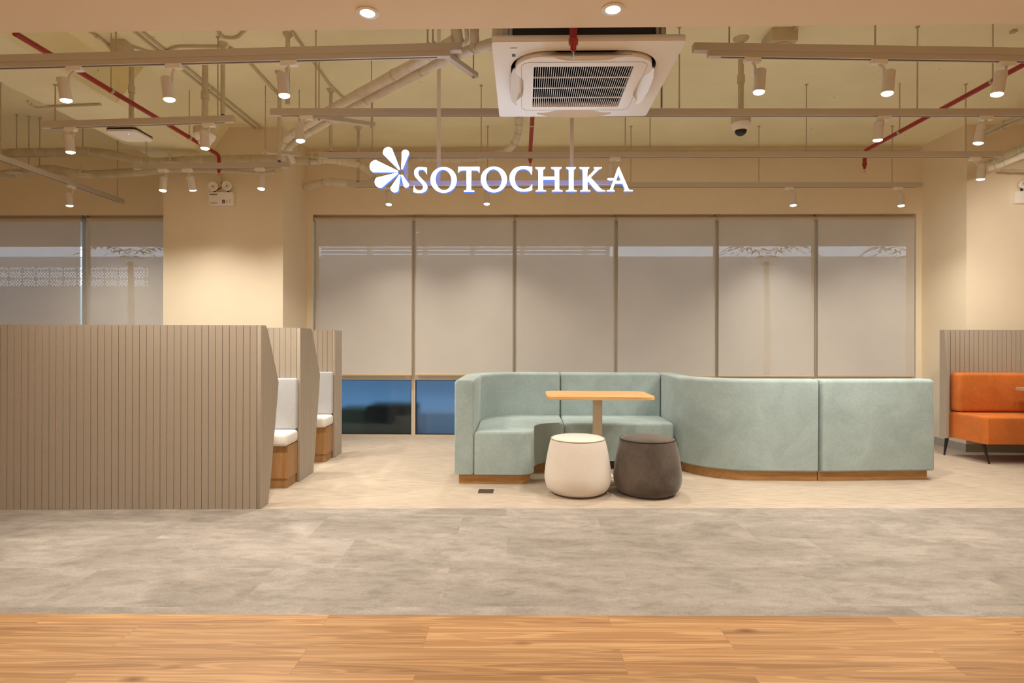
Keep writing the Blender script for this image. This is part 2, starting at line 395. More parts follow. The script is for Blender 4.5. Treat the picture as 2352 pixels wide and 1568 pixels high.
def sweep(bm, path, th, z0, z1, r=0.035, rend=0.03, k=4, rb=0.012):
    """upright upholstered slab following a plan path; rounded top edges and rounded ends"""
    path = [Vector((p[0], p[1])) for p in path]
    L = [0.0]
    for a, b in zip(path, path[1:]): L.append(L[-1]+(b-a).length)
    tot = L[-1]
    def at(s):
        s = min(max(s, 0), tot)
        for i in range(len(path)-1):
            if s <= L[i+1]+1e-9:
                t = (s-L[i])/max(L[i+1]-L[i], 1e-9); return path[i].lerp(path[i+1], t), i
        return path[-1], len(path)-2
    ss = set(L)
    for j in range(k+1):
        d = rend*(1-math.cos(PI/2*j/k)); ss.add(d); ss.add(tot-d)
    ss = sorted(ss); clean = [ss[0]]
    for s in ss[1:]:
        if s-clean[-1] > 1e-4: clean.append(s)
    rings = []
    for s in clean:
        p, i = at(s)
        e = 0.002; a, _ = at(s-e*8); b, _ = at(s+e*8); t = (b-a).normalized(); nrm = Vector((-t.y, t.x))
        d = min(s, tot-s); ins = 0
        if d < rend: ins = rend - math.sqrt(max(0, rend*rend-(rend-d)**2))
        h = th/2-ins; top = z1-ins*0.8; rr = min(r, h*0.95); ring = []
        ring.append((-h+rb, z0)); 
        ring.append((-h, z0+rb))
        for j in range(k+1):
            a_ = PI - PI/2*j/k; ring.append((-h+rr+rr*math.cos(a_), top-rr+rr*math.sin(a_)))
        for j in range(k+1):
            a_ = PI/2 - PI/2*j/k; ring.append((h-rr+rr*math.cos(a_), top-rr+rr*math.sin(a_)))
        ring.append((h, z0+rb)); ring.append((h-rb, z0))
        rings.append([bm.verts.new((p.x+nrm.x*o_, p.y+nrm.y*o_, z)) for o_, z in ring])
    n = len(rings[0])
    for a, b in zip(rings, rings[1:]):
        for q in range(n): bm.faces.new((a[q], a[(q+1) % n], b[(q+1) % n], b[q]))
    bm.faces.new(rings[0][::-1]); bm.faces.new(rings[-1])
    return bm

def arc(cx, cy, r, a0, a1, k=14):
    return [(cx+r*math.cos(R(a0+(a1-a0)*j/k)), cy+r*math.sin(R(a0+(a1-a0)*j/k))) for j in range(k+1)]

def curve2d(loops, depth):
    """extruded mesh from 2D loops (x, y); even-odd holes; returned as a bmesh lying in XY with thickness along Z"""
    cu = bpy.data.curves.new('tmp', 'CURVE'); cu.dimensions = '2D'; cu.fill_mode = 'BOTH'; cu.extrude = depth/2
    for lp in loops:
        sp = cu.splines.new('POLY'); sp.points.add(len(lp)-1); sp.use_cyclic_u = True
        for q, (x, y) in zip(sp.points, lp): q.co = (x, y, 0, 1)
    o = bpy.data.objects.new('tmp', cu); COL.objects.link(o)
    dg = bpy.context.evaluated_depsgraph_get(); me = bpy.data.meshes.new_from_object(o.evaluated_get(dg))
    bm = bmesh.new(); bm.from_mesh(me); bmesh.ops.remove_doubles(bm, verts=bm.verts[:], dist=1e-6)
    bpy.data.objects.remove(o); bpy.data.curves.remove(cu); bpy.data.meshes.remove(me)
    return bm

def text_bm(s, size, depth=0.0006, bold=0.0):
    cu = bpy.data.curves.new('tmp', 'FONT'); cu.body = s; cu.size = size; cu.extrude = depth; cu.offset = bold
    o = bpy.data.objects.new('tmp', cu); COL.objects.link(o)
    dg = bpy.context.evaluated_depsgraph_get(); me = bpy.data.meshes.new_from_object(o.evaluated_get(dg))
    bm = bmesh.new(); bm.from_mesh(me)
    bpy.data.objects.remove(o); bpy.data.curves.remove(cu); bpy.data.meshes.remove(me)
    return bm

# ------------------------------------------------------------------ key dimensions (metres)
ZC = 3.60            # concrete ceiling
ZS = 2.65            # plaster soffit
YW = 7.22            # window wall face
YP = 6.50            # front of the two pillars
XL0, XL1 = aty(375, 600, YP).x, aty(650, 600, YP).x      # left pillar
XR0 = aty(2220, 600, YP).x                                # right pillar starts
ZH = 2.775           # head of the windows
XA, XB = -7.2, 8.0; YB = -3.5                             # extent of the room
XWR = aty(2106, 600, YW).x

def quad(bm, pts): bm.faces.new([bm.verts.new(p) for p in pts]); return bm

# ------------------------------------------------------------------ floor
E1a, E1b = atz(0, 1168, 0), atz(2352, 1166, 0)            # carpet / stone edge
E2a, E2b = atz(0, 1409, 0), atz(2352, 1416, 0)            # stone / wood edge
def edge_y(a, b, x): return a.y+(b.y-a.y)*(x-a.x)/(b.x-a.x)
bm = NB(); box(bm, (XA, YB, -0.12), (XB, YW+0.18, -0.02)); struct(link('floor', bm, M['base'], smooth=0))
def floor_strip(name, pts, m, z):
    bm = NB(); prism(bm, pts, -0.02, z); return struct(link(name, bm, m, smooth=0))
floor_strip('floor_carpet', [(XA, edge_y(E1a, E1b, XA)), (XB, edge_y(E1a, E1b, XB)), (XB, YW+0.18), (XA, YW+0.18)], M['carpet'], 0.0)
floor_strip('floor_stone', [(XA, edge_y(E2a, E2b, XA)), (XB, edge_y(E2a, E2b, XB)), (XB, edge_y(E1a, E1b, XB)), (XA, edge_y(E1a, E1b, XA))], M['tile'], 0.0)
floor_strip('floor_wood', [(XA, YB), (XB, YB), (XB, edge_y(E2a, E2b, XB)), (XA, edge_y(E2a, E2b, XA))], M['planks'], 0.0)

# ------------------------------------------------------------------ ceiling, soffit, beam
bm = NB(); box(bm, (XA, YB, ZC), (XB, YW+0.18, ZC+0.15)); struct(link('ceiling', bm, M['ceil'], smooth=0))
S0, S1 = atz(0, 75, ZS), atz(2352, 55, ZS)
bm = NB(); prism(bm, [(XA, YB), (XB, YB), (XB, edge_y(S0, S1, XB)), (XA, edge_y(S0, S1, XA))], ZS, ZC); struct(link('ceiling_soffit', bm, M['soffit'], smooth=0))
bm = NB()
xs = (-4.20, -3.555, -3.31, -4.20)
prof = [(xs[0], 3.27), (xs[1], 3.27), (xs[2], ZC), (xs[3], ZC)]
box(bm, (-4.20, 2.9, 3.27), (-3.555, 5.03, ZC)); a = [bm.verts.new((x, 5.03, z)) for x, z in prof]; b = [bm.verts.new((x, YW, z)) for x, z in prof]
bm.faces.new(a); bm.faces.new(b[::-1])
for i in range(4): bm.faces.new((a[i], a[(i+1) % 4], b[(i+1) % 4], b[i]))
struct(link('ceiling_beam', bm, M['ceil'], smooth=0))

# ------------------------------------------------------------------ walls
bm = NB(); box(bm, (XA, YW, ZH), (XB, YW+0.18, ZC)); box(bm, (XWR-0.01, YW, 0), (XB, YW+0.18, ZH)); box(bm, (XL0-0.02, YW, 0), (aty(725, 650, YW+0.1).x, YW+0.18, ZH)); struct(link('wall_back', bm, M['wall'], smooth=0))
bm = NB(); box(bm, (XL0, YP, 0), (XL1, YW, ZC)); struct(link('wall_left_pillar', bm, M['wall'], smooth=0))
bm = NB(); box(bm, (XR0, YP, 0), (XB, YW, 3.25)); struct(link('wall_right_pillar', bm, M['wall'], smooth=0))
bm = NB(); box(bm, (XR0, YP+0.02, 3.25), (XB, YW, ZC)); struct(link('wall_right_header', bm, M['wall'], smooth=0))
bm = NB(); box(bm, (XA-0.15, YB, 0), (XA, YW+0.18, ZC)); struct(link('wall_left', bm, M['wall'], smooth=0))
bm = NB(); box(bm, (XB, YB, 0), (XB+0.15, YW+0.18, ZC)); struct(link('wall_right', bm, M['wall'], smooth=0))
bm = NB(); box(bm, (XA, YB-0.15, 0), (XB, YB, ZC)); struct(link('wall_front', bm, M['wall'], smooth=0))
bm = NB(); box(bm, (XR0+0.001, YP-0.012, 0), (XB, YP, 0.09)); box(bm, (XR0-0.012, YP-0.012, 0), (XR0, YW, 0.09)); struct(link('baseboard_right', bm, M['base'], smooth=0))

# ------------------------------------------------------------------ windows and blinds
YG = YW+0.10
bays = [722, 951, 1182, 1414, 1645, 1872, 2101]
zt = aty(860, 866, YG).z                                    # transom
def window(n, x0, x1, lower=True):
    w = struct(empty('window_%d' % n, ((x0+x1)/2, YG, 0)), None)
    bm = NB(); t = 0.05
    for bx in ((x0+0.0005, 0, x0+t*0.5, ZH), (x1-t*0.5, 0, x1-0.0005, ZH)): box(bm, (bx[0], YG-0.03, bx[1]), (bx[2], YG+0.05, bx[3]), 0.002, 1)
    for z in ((0.0, 0.03), (zt-0.03, zt+0.025), (ZH-0.04, ZH)): box(bm, (x0+t*0.5, YG-0.028, z[0]), (x1-t*0.5, YG+0.045, z[1]))
    link('window_frame', bm, M['frame'], w)
    bm = NB()
    for za, zb in ((0.03, zt-0.03),):
        e = 0.008
        box(bm, (x0+0.025, YG-0.02, za), (x0+0.025+e, YG, zb)); box(bm, (x1-0.025-e, YG-0.02, za), (x1-0.025, YG, zb))
        box(bm, (x0+0.025, YG-0.02, za), (x1-0.025, YG, za+e)); box(bm, (x0+0.025, YG-0.02, zb-e), (x1-0.025, YG, zb))
    link('gasket', bm, M['gasket'], w, smooth=0)
    bm = NB(); box(bm, (x0+0.025, YG+0.004, zt+0.025), (x1-0.025, YG+0.01, ZH-0.04)); link('upper_pane', bm, M['glass'], w, smooth=0)
    bm = NB(); box(bm, (x0+0.025, YG+0.004, 0.03), (x1-0.025, YG+0.01, zt-0.03)); link('lower_pane', bm, M['frost'], w, smooth=0)
YBL = YW+0.035
def blind(pa, pb, ptop, pbot, label, grp):
    x0, x1 = aty(pa, 650, YBL).x, aty(pb, 650, YBL).x
    ztop = ZH-0.03; zb = aty((pa+pb)/2, pbot, YBL).z
    b = tag(empty('roller_blind', ((x0+x1)/2, YBL, ztop)), label, 'roller blind', grp)
    bm = NB(); tube(bm, [(x0+0.006, YBL, ztop-0.025), (x1-0.006, YBL, ztop-0.025)], 0.027, 16); link('roller_tube', bm, M['bar'], b)
    bm = NB(); box(bm, (x0+0.022, YBL-0.0265, zb), (x1-0.022, YBL-0.0255, ztop-0.025)); link('fabric', bm, M['fabric'], b, smooth=0)
    bm = NB(); box(bm, (x0+0.02, YBL-0.032, zb-0.022), (x1-0.02, YBL-0.02, zb), 0.003, 1); link('bottom_bar', bm, M['bar'], b)
    for xx in (x0+0.001, x1-0.006): bm = NB(); box(bm, (xx, YBL-0.02, ztop-0.055), (xx+0.005, YBL+0.03, ztop+0.03)); link('bracket', bm, M['steel'], b, smooth=0)
    bm = NB(); tube(bm, [(x1-0.012, YBL-0.034, ztop-0.05), (x1-0.012, YBL-0.034, zb+0.06)], 0.002, 6); link('pull_chain', bm, M['bar'], b)
names = ['leftmost', 'second from the left', 'third from the left', 'third from the right', 'second from the right', 'rightmost']
for i in range(6):
    window(i+1, aty(725, 650, YG).x+0.001 if i == 0 else aty(bays[i], 650, YG).x, aty(bays[i+1], 650, YG).x if i < 5 else XWR-0.011)
    blind(bays[i], bays[i+1], 495, 858 if i < 3 else 861, 'beige translucent roller blind, %s of the six behind the blue-green sofa' % names[i], 'blinds of the wide window')
xa = aty(-560, 650, YG).x; xq = aty(-180, 650, YG).x
window(7, aty(197, 650, YG).x, XL0-0.021); window(8, aty(-180, 650, YG).x, aty(197, 650, YG).x); window(9, xa, aty(-180, 650, YG).x)
blind(200, 392, 510, 862, 'translucent roller blind beside the left edge of the spot-lit pillar', 'blinds of the left window')
blind(-180, 191, 512, 862, 'translucent roller blind at the far left of the photo', 'blinds of the left window')
bm = NB(); box(bm, (XA, YW, 0), (xa-0.02, YW+0.18, ZH)); struct(link('wall_back_left', bm, M['wall'], smooth=0))

# ------------------------------------------------------------------ outside
bm = NB(); box(bm, (-16, YW+0.2, -0.3), (18, 30, -0.05)); struct(link('floor_outside', bm, M['ext_wall'], smooth=0))
bm = NB(); box(bm, (-16, YW+0.25, aty(1176, 566, 11).z), (18, 11.0, aty(1176, 566, 11).z+0.25)); struct(link('ceiling_outside_canopy', bm, M['ext_wall'], smooth=0))
Yx = 13.4
ztopw = aty(1176, 589, Yx).z
xsp = aty(330, 640, Yx).x
bm = NB(); box(bm, (xsp+0.1, Yx, -0.05), (16, Yx+0.2, ztopw))
gw = tag(link('garden_wall', bm, M['ext_wall'], smooth=0), 'plain grey garden wall seen faintly through the blinds', 'wall')
# pierced block screen at the left
zA, zB = aty(150, 660, Yx).z, aty(150, 612, Yx).z
bm = NB()
box(bm, (-16, Yx, -0.05), (xsp+0.1, Yx+0.1, zA)); box(bm, (-16, Yx, zB), (xsp+0.1, Yx+0.1, ztopw))
s = 0.036; nx = int((xsp+0.1+14)/s); nz = int((zB-zA)/s)
vv = {}
def gv(i, j):
    if (i, j) not in vv: vv[(i, j)] = bm.verts.new((-14+i*s, Yx+0.02, zA+j*(zB-zA)/nz))
    return vv[(i, j)]
for i in range(nx):
    for j in range(nz):
        if (i % 9 not in (0,) and j % 5 != 0) and (i+j) % 2 == 0: continue
        bm.faces.new((gv(i, j), gv(i+1, j), gv(i+1, j+1), gv(i, j+1)))
tag(link('block_screen', bm, M['ext_wall'], smooth=0), 'pierced block screen wall seen through the left blinds', 'wall')
# railing slats on the wall, left half
rl = tag(empty('wall_railing', (aty(1000, 590, Yx).x, Yx, ztopw)), 'slatted rail on top of the garden wall behind the left blinds', 'railing')
bm = NB(); x0, x1 = aty(736, 590, Yx).x, aty(1392, 590, Yx).x
for yy in (570, 578.5, 587): 
    z = aty(1176, yy, Yx).z; box(bm, (x0, Yx+0.05, z-0.024), (x1, Yx+0.09, z+0.030))
link('slat', bm, M['ext_wall'], rl, smooth=0)
for pxx in (846, 975, 1085, 1200, 1345, 1396):
    bm = NB(); c = aty(pxx, 590, Yx).x; box(bm, (c-0.05, Yx+0.04, ztopw), (c+0.05, Yx+0.1, ztopw+0.28)); link('post', bm, M['ext_wall'], rl, smooth=0)
def palm(px, label, n=11):
    c = aty(px, 590, 11.9)
    t = tag(empty('palm_plant', (c.x, 11.9, -0.05)), label, 'palm', 'palms outside the window')
    bm = NB(); tube(bm, [(c.x, 11.9, -0.05), (c.x+0.03, 11.9, 1.2), (c.x, 11.9, 2.83)], [0.09, 0.07, 0.05], 8); link('trunk', bm, M['ext_dark'], t)
    bm = NB()
    for k in range(n):
        a = 2*PI*k/n+0.3; L = 0.95; prev = None
        for j in range(9):
            q = j/8; p = Vector((c.x+math.cos(a)*L*q, 11.9+math.sin(a)*L*q*0.7, 2.80+1.25*q-1.1*q*q))
            w = 0.20*math.sin(PI*min(1, q+0.12)); side = Vector((-math.sin(a), math.cos(a), 0))
            for sgn in (-1, 1):
                tip = p+side*sgn*w+Vector((math.cos(a)*0.12, math.sin(a)*0.1, -0.05))
                b_ = Vector((math.cos(a), math.sin(a), 0))*0.022
                v = [bm.verts.new(x) for x in (p-b_, p+b_, tip)]; bm.faces.new(v)
                v2 = [bm.verts.new(x+Vector((0, 0, 0.004))) for x in (p-b_, p+b_, tip)]; bm.faces.new(v2)
    link('fronds', bm, M['leaf'], t, smooth=0)
palm(1760, 'palm outside behind the fifth blind from the left'); palm(2090, 'palm outside behind the rightmost blind'); palm(300, 'palm outside behind the left blinds')
for (pa_, pb_, pt_, yy_, mm_, lb_) in ((840, 948, 932, 7.72, M['ext_dark'], 'dark planter block blurred behind the lowest left pane'), (770, 838, 940, 7.72, mat('olive_block', (0.26, 0.22, 0.10), 0.9), 'olive block blurred behind the leftmost lower pane'), (966, 1046, 948, 7.72, mat('pale_block', (0.9, 0.92, 0.95), 0.8), 'pale block added for the bright ground light behind the second lower pane')):  # the pale one is added to give the brightness of light off the ground
    bm = NB(); c_ = aty(pa_, pt_, yy_); d_ = aty(pb_, pt_, yy_); box(bm, (c_.x, yy_, -0.05), (d_.x, yy_+0.5, c_.z), 0.02); tag(link('outside_block', bm, mm_, smooth=0), lb_, 'planter')

# ------------------------------------------------------------------ felt booths
PITCH = 0.0488
def ribs(bm, L, h, along, x0, y0, thick=0.03, prof=None, pitch=PITCH, sgn=1, gap=0.004, dp=0.005):
    """vertical felt battens over a backing; along='x': battens in the XZ plane, outer face towards sgn*Y; 'y' the same turned"""
    n = max(1, round(L/pitch)); w = L/n
    for i in range(n):
        a, b = i*w+gap/2, (i+1)*w-gap/2
        za0, zb0, za1, zb1 = (0, h, 0, h) if prof is None else (*prof(i*w), *prof((i+1)*w))
        if zb0-za0 < 0.01 and zb1-za1 < 0.01: continue
        for (s, e, lo, hi) in ((a, b, -dp, thick),):
            co = []
            for (t, zl, zh) in ((s, za0, zb0), (e, za1, zb1)):
                for d in (lo, hi):
                    for z in (zl, zh):
                        co.append((x0+t, y0+d*sgn, z) if along == 'x' else (x0+d*sgn, y0+t, z))
            v = [bm.verts.new(c) for c in co]
            for f in ((0, 1, 3, 2), (4, 6, 7, 5), (0, 4, 5, 1), (2, 3, 7, 6), (0, 2, 6, 4), (1, 5, 7, 3)): bm.faces.new([v[q] for q in f])
    return bm

def fillpoly(bm, pts, x0, x1):
    a = [bm.verts.new((x0, y, z)) for y, z in pts]; b = [bm.verts.new((x1, y, z)) for y, z in pts]; n = len(pts)
    bm.faces.new(a); bm.faces.new(b[::-1])
    for i in range(n): bm.faces.new((a[i], a[(i+1) % n], b[(i+1) % n], b[i]))
    return bm

BR = R(2.1)
def booth(px, py, label, H=1.312, W=3.2, dep=(0.14, 0.33, 0.10), kz=0.88, seat=True, ribw=0.04):
    o = atz(px, py, 0)
    t = tag(empty('felt_booth', (o.x, o.y, 0), 0), label, 'booth', 'ribbed felt booths at the left')
    d0, dm, dt = dep
    def prof(s):
        lo = 0 if s <= d0 else kz*(s-d0)/max(dm-d0, 1e-6)
        hi = H if s <= dt else H-(H-kz)*(s-dt)/max(dm-dt, 1e-6)
        if dm <= max(d0, dt)+1e-4: return 0, H
        return min(lo, kz), max(hi, kz)
    kids = []
    bm = NB(); box(bm, (-W, 0.006, 0), (-0.004, 0.03, H)); ribs(bm, W-0.03, H, 'x', -W, 0.005, thick=0.022)
    ribs(bm, W-0.03, H, 'x', -W, 0.055, thick=0.022, sgn=-1)
    box(bm, (-0.03, 0, 0), (-0.001, 0.05, H), 0.008, 2)
    kids.append(link('back_panel', bm, M['felt'], None, smooth=25))
    bm = NB(); fillpoly(bm, [(0.002, 0), (d0, 0), (dm, kz), (dt, H), (0.002, H)] if dm > d0+1e-4 else [(0.002, 0), (d0, 0), (d0, H), (0.002, H)], -0.03, -0.008)
    kids.append(link('wing_core', bm, M['felt_groove'], None, smooth=0))
    bm = NB(); ribs(bm, dm, H, 'y', 0, 0.0, thick=0.02, prof=prof, pitch=ribw, sgn=-1, gap=0.003, dp=0.0)
    kids.append(link('wing_panel', bm, M['felt'], None, smooth=0))
    if seat:
        bm = NB(); box(bm, (-W, -0.235, 0.08), (-0.02, -0.002, 0.345), 0.002, 1); box(bm, (-W, -0.225, 0), (-0.03, -0.002, 0.08)); kids.append(link('seat_base', bm, M['oakv'], None))
        bm = NB(); box(bm, (-W, -0.27, 0.347), (-0.012, -0.004, 0.452), 0.028, 4); kids.append(link('seat_cushion', bm, M['ivory_fabric'], None))
        bm = NB(); box(bm, (-W, -0.05, 0.455), (-0.014, -0.004, 0.885), 0.015, 3); kids.append(link('back_cushion', bm, M['grey_fabric'], None))
    for k in kids: k.parent = t
    t.rotation_euler = (0, 0, BR)
    return t
booth(599, 1169, 'ribbed brown felt booth screen nearest the camera, filling the lower left', seat=False)
booth(689, 1106, 'middle felt booth with white seat cushion, between the nearest and furthest booths', dep=(0.36, 0.545, 0.30))
booth(769, 1051, 'furthest felt booth with white seat cushion, beside the lower window panes', dep=(0.26, 0.26, 0.26), W=3.2)

# ------------------------------------------------------------------ blue-green sofas
HS = 0.88; Z0 = 0.085; ZSEAT = 0.445; TH = 0.165
X0 = -0.575; YF = 4.88                                         # outer left side, front of the left sofa
XM = aty(1287, 900, 6.05).x; YR = 6.20                          # joint, rear face
XE = aty(1517, 900, 6.05).x
s1 = tag(empty('corner_sofa', (-0.2, 5.5, 0)), 'blue-green velvet corner sofa with curved back, left of the table', 'sofa', 'blue-green velvet sofas')
c = TH/2; ro = 0.60
bm = NB(); path = [(X0+c, YF), (X0+c, YR-ro)] + arc(X0+ro, YR-ro, ro-c, 180, 90, 16)[1:] + [(XM-0.004, YR-c)]
sweep(bm, path, TH, Z0, HS, rend=0.02); link('backrest', bm, M['teal'], s1)
xi = X0+TH+0.003; xr = 0.095; yb = YR-TH-0.003; ri = ro-TH-0.003
ysf = 5.47
poly = [(xi, YF), (xr-0.13, YF-0.0)] + arc(xr-0.13, YF+0.13, 0.13, -90, 0, 8)[1:] + [(xr, 5.16)] + arc(xr+0.29, 5.16, 0.29, 180, 90, 10)[1:]
poly = [p for p in poly]; poly[-1] = (XM-0.004, ysf-0.02) if poly[-1][0] > XM-0.004 else poly[-1]
poly += [(XM-0.004, ysf-0.02), (XM-0.004, yb)] if poly[-1] != (XM-0.004, ysf-0.02) else [(XM-0.004, yb)]
poly += [(X0+ro, yb)] + arc(X0+ro, YR-ro, ri, 90, 180, 12)[1:]
bm = NB(); prism(bm, poly, Z0, ZSEAT, 0.03, 4); link('seat', bm, M['teal'], s1, smooth=40)
def inset(poly, d):
    n = len(poly); out = []
    A = sum(poly[i][0]*poly[(i+1) % n][1]-poly[(i+1) % n][0]*poly[i][1] for i in range(n)); sg = 1 if A > 0 else -1
    for i in range(n):
        p, q, r = Vector(poly[i-1]), Vector(poly[i]), Vector(poly[(i+1) % n])
        a = (q-p); b = (r-q)
        if a.length < 1e-6 or b.length < 1e-6: out.append(tuple(q)); continue
        a.normalize(); b.normalize(); na = Vector((-a.y, a.x))*sg; nb = Vector((-b.y, b.x))*sg; m = (na+nb)
        m = m/max(m.length_squared/2, 0.4) if m.length > 1e-4 else na
        out.append(tuple(q+m*d))
    return out
full = [(X0, YF)] + poly[1:-13] 
outline = [(X0, YF), (xr-0.13, YF)] + arc(xr-0.13, YF+0.13, 0.13, -90, 0, 8)[1:] + [(xr, 5.16)] + [p for p in arc(xr+0.29, 5.16, 0.29, 180, 90, 10)[1:-1] if p[0] < XM-0.03] + [(XM-0.004, ysf-0.02), (XM-0.004, YR)] + [(X0+ro, YR)] + arc(X0+ro, YR-ro, ro, 90, 180, 12)[1:]
bm = NB(); prism(bm, inset(outline, 0.035), 0, Z0); link('plinth', bm, M['oak'], s1, smooth=30)

s2 = tag(empty('straight_sofa', ((XM+XE)/2, 5.8, 0)), 'straight blue-green velvet sofa segment behind the table', 'sofa', 'blue-green velvet sofas')
bm = NB(); sweep(bm, [(XM+0.004, YR-c), (XE, YR-c)], TH, Z0, HS, rend=0.02); link('backrest', bm, M['teal'], s2)
bm = NB(); prism(bm, [(XM+0.004, ysf), (XE-0.03, ysf), (XE-0.01, ysf+0.02), (XE-0.01, yb), (XM+0.004, yb)], Z0, ZSEAT, 0.03, 4); link('seat', bm, M['teal'], s2, smooth=40)
bm = NB(); prism(bm, [(XM+0.004, ysf+0.20), (XE-0.04, ysf+0.20), (XE-0.04, YR-0.04), (XM+0.004, YR-0.04)], 0, Z0); link('plinth', bm, M['oak'], s2, smooth=0)

s3 = tag(empty('curved_sofa', (2.1, 5.5, 0)), 'blue-green velvet sofa seen from behind, its back curving round at the right of the table', 'sofa', 'blue-green velvet sofas')
XG = aty(1883, 980, 5.06).x
xs3 = XE+0.004; yf3 = 5.065; rc = 0.60
pa = [(xs3+c, YR), (xs3+c, yf3+rc)] + arc(xs3+rc, yf3+rc, rc-c, 180, 270, 18)[1:] + [(XG-0.004, yf3+c)]
bm = NB(); sweep(bm, pa, TH, Z0, HS, rend=0.02); link('backrest', bm, M['teal'], s3)
pl = [(xs3+TH+0.003, YR)] + [(xs3+TH+0.003, yf3+rc)] + arc(xs3+rc, yf3+rc, rc-TH-0.003, 180, 270, 10)[1:] + [(XG-0.004, yf3+TH+0.003), (XG-0.004, yf3+0.70), (xs3+0.9, yf3+0.70)] + arc(xs3+0.9, yf3+0.90, 0.2, 270, 180, 8)[1:] + [(xs3+0.7, YR)]
bm = NB(); prism(bm, pl, Z0, ZSEAT, 0.03, 4); link('seat', bm, M['teal'], s3, smooth=40)
po = [(xs3+0.035, YR-0.03), (xs3+0.035, yf3+rc)] + arc(xs3+rc, yf3+rc, rc-0.035, 180, 270, 18)[1:] + [(XG-0.004, yf3+0.035), (XG-0.004, yf3+0.60), (xs3+0.6, yf3+0.60), (xs3+0.6, YR-0.03)]
bm = NB(); prism(bm, po, 0, Z0); link('plinth', bm, M['oak'], s3, smooth=30)

s4 = tag(empty('end_sofa', (3.1, 5.4, 0)), 'blue-green velvet sofa seen from behind, the straight end segment nearest the orange bench', 'sofa', 'blue-green velvet sofas')
e = aty(2151, 980, 5.13)
dx = e.x-XG; rot = math.atan2(0.085, dx)
bm = NB(); sweep(bm, [(XG+0.004, yf3+c-0.005), (e.x, yf3+c+0.085)], TH, Z0, HS, rend=0.03); link('backrest', bm, M['teal'], s4)
bm = NB(); prism(bm, [(XG+0.004, yf3+TH+0.003), (e.x-0.01, yf3+TH+0.09), (e.x-0.06, yf3+0.80), (XG+0.004, yf3+0.70)], Z0, ZSEAT, 0.03, 4); link('seat', bm, M['teal'], s4, smooth=40)
bm = NB(); prism(bm, [(XG+0.004, yf3+0.03), (e.x-0.045, yf3+0.118), (e.x-0.08, yf3+0.68), (XG+0.004, yf3+0.60)], 0, Z0); link('plinth', bm, M['oak'], s4, smooth=0)

# ------------------------------------------------------------------ table and stools
tb = tag(empty('pedestal_table', (0.65, 5.14, 0)), 'light oak pedestal table with rounded corners in front of the sofas', 'table')
bm = NB(); prism(bm, rrect(0.655, 5.15, 0.905, 0.60, 0.09), 0.716, 0.742, 0.004, 2); link('tabletop', bm, M['tabletop'], tb, smooth=30)
bm = NB(); box(bm, (0.655-0.038, 5.15-0.038, 0.03), (0.655+0.038, 5.15+0.038, 0.711), 0.004, 1); link('column', bm, M['beige_metal'], tb)
bm = NB(); box(bm, (0.655-0.14, 5.15-0.25, 0), (0.655+0.14, 5.15+0.34, 0.028), 0.004, 1); link('base_plate', bm, M['beige_metal'], tb)
bm = NB(); box(bm, (0.655-0.2, 5.15-0.2, 0.711), (0.655+0.2, 5.15+0.2, 0.716)); link('mounting_plate', bm, M['dark'], tb, smooth=0)
def stool(px, label, mb, mp, s=1.0):
    p = atz(px, 1131, 0); p.x = aty(px, 1060, 4.66).x; p.y = 4.66
    t = tag(empty('pouf_stool', (p.x, p.y, 0)), label, 'stool', 'round velvet stools')
    body = [(0.0, 0.006), (0.19*s, 0.006), (0.218*s, 0.02), (0.243*s, 0.045), (0.258*s, 0.08), (0.265*s, 0.12), (0.264*s, 0.16), (0.258*s, 0.21), (0.247*s, 0.28), (0.234*s, 0.35), (0.222*s, 0.40), (0.214*s, 0.424), (0.210*s, 0.430)]
    bm = NB(); lathe(bm, body, 64, (p.x, p.y, 0)); link('body', bm, mb, t, smooth=60)
    bm = NB(); lathe(bm, [(0.211*s, 0.426), (0.207*s, 0.434), (0.19*s, 0.442), (0.14*s, 0.449), (0.07*s, 0.452), (0, 0.453)], 64, (p.x, p.y, 0)); link('top', bm, mb, t, smooth=60)
    bm = NB(); pts = [(p.x+0.213*s*math.cos(2*PI*k/48), p.y+0.213*s*math.sin(2*PI*k/48), 0.431) for k in range(49)]; tube(bm, pts, 0.0035, 6, False); link('piping', bm, mp, t)
    bm = NB(); lathe(bm, [(0.17*s, 0), (0.17*s, 0.008)], 32, (p.x, p.y, 0)); link('foot', bm, M['black'], t)
stool(1327, 'round white velvet stool in front of the table', M['white_velvet'], M['piping'])
stool(1487, 'round dark brown velvet stool in front of the table', M['brown_velvet'], M['dark_piping'], 1.01)

# floor socket
q = atz(1116, 1128, 0)
fb = tag(empty('floor_socket', (q.x, q.y, 0)), 'small metal floor socket cover in the carpet by the corner sofa', 'socket')
bm = NB(); box(bm, (q.x-0.06, q.y-0.06, 0), (q.x+0.06, q.y+0.06, 0.004), 0.001, 1); link('cover', bm, mat('socket_metal', (0.10, 0.08, 0.065), 0.4, 0.5), fb)
bm = NB(); box(bm, (q.x-0.02, q.y+0.035, 0.004), (q.x+0.025, q.y+0.055, 0.006)); link('latch', bm, M['steel'], fb, smooth=0)

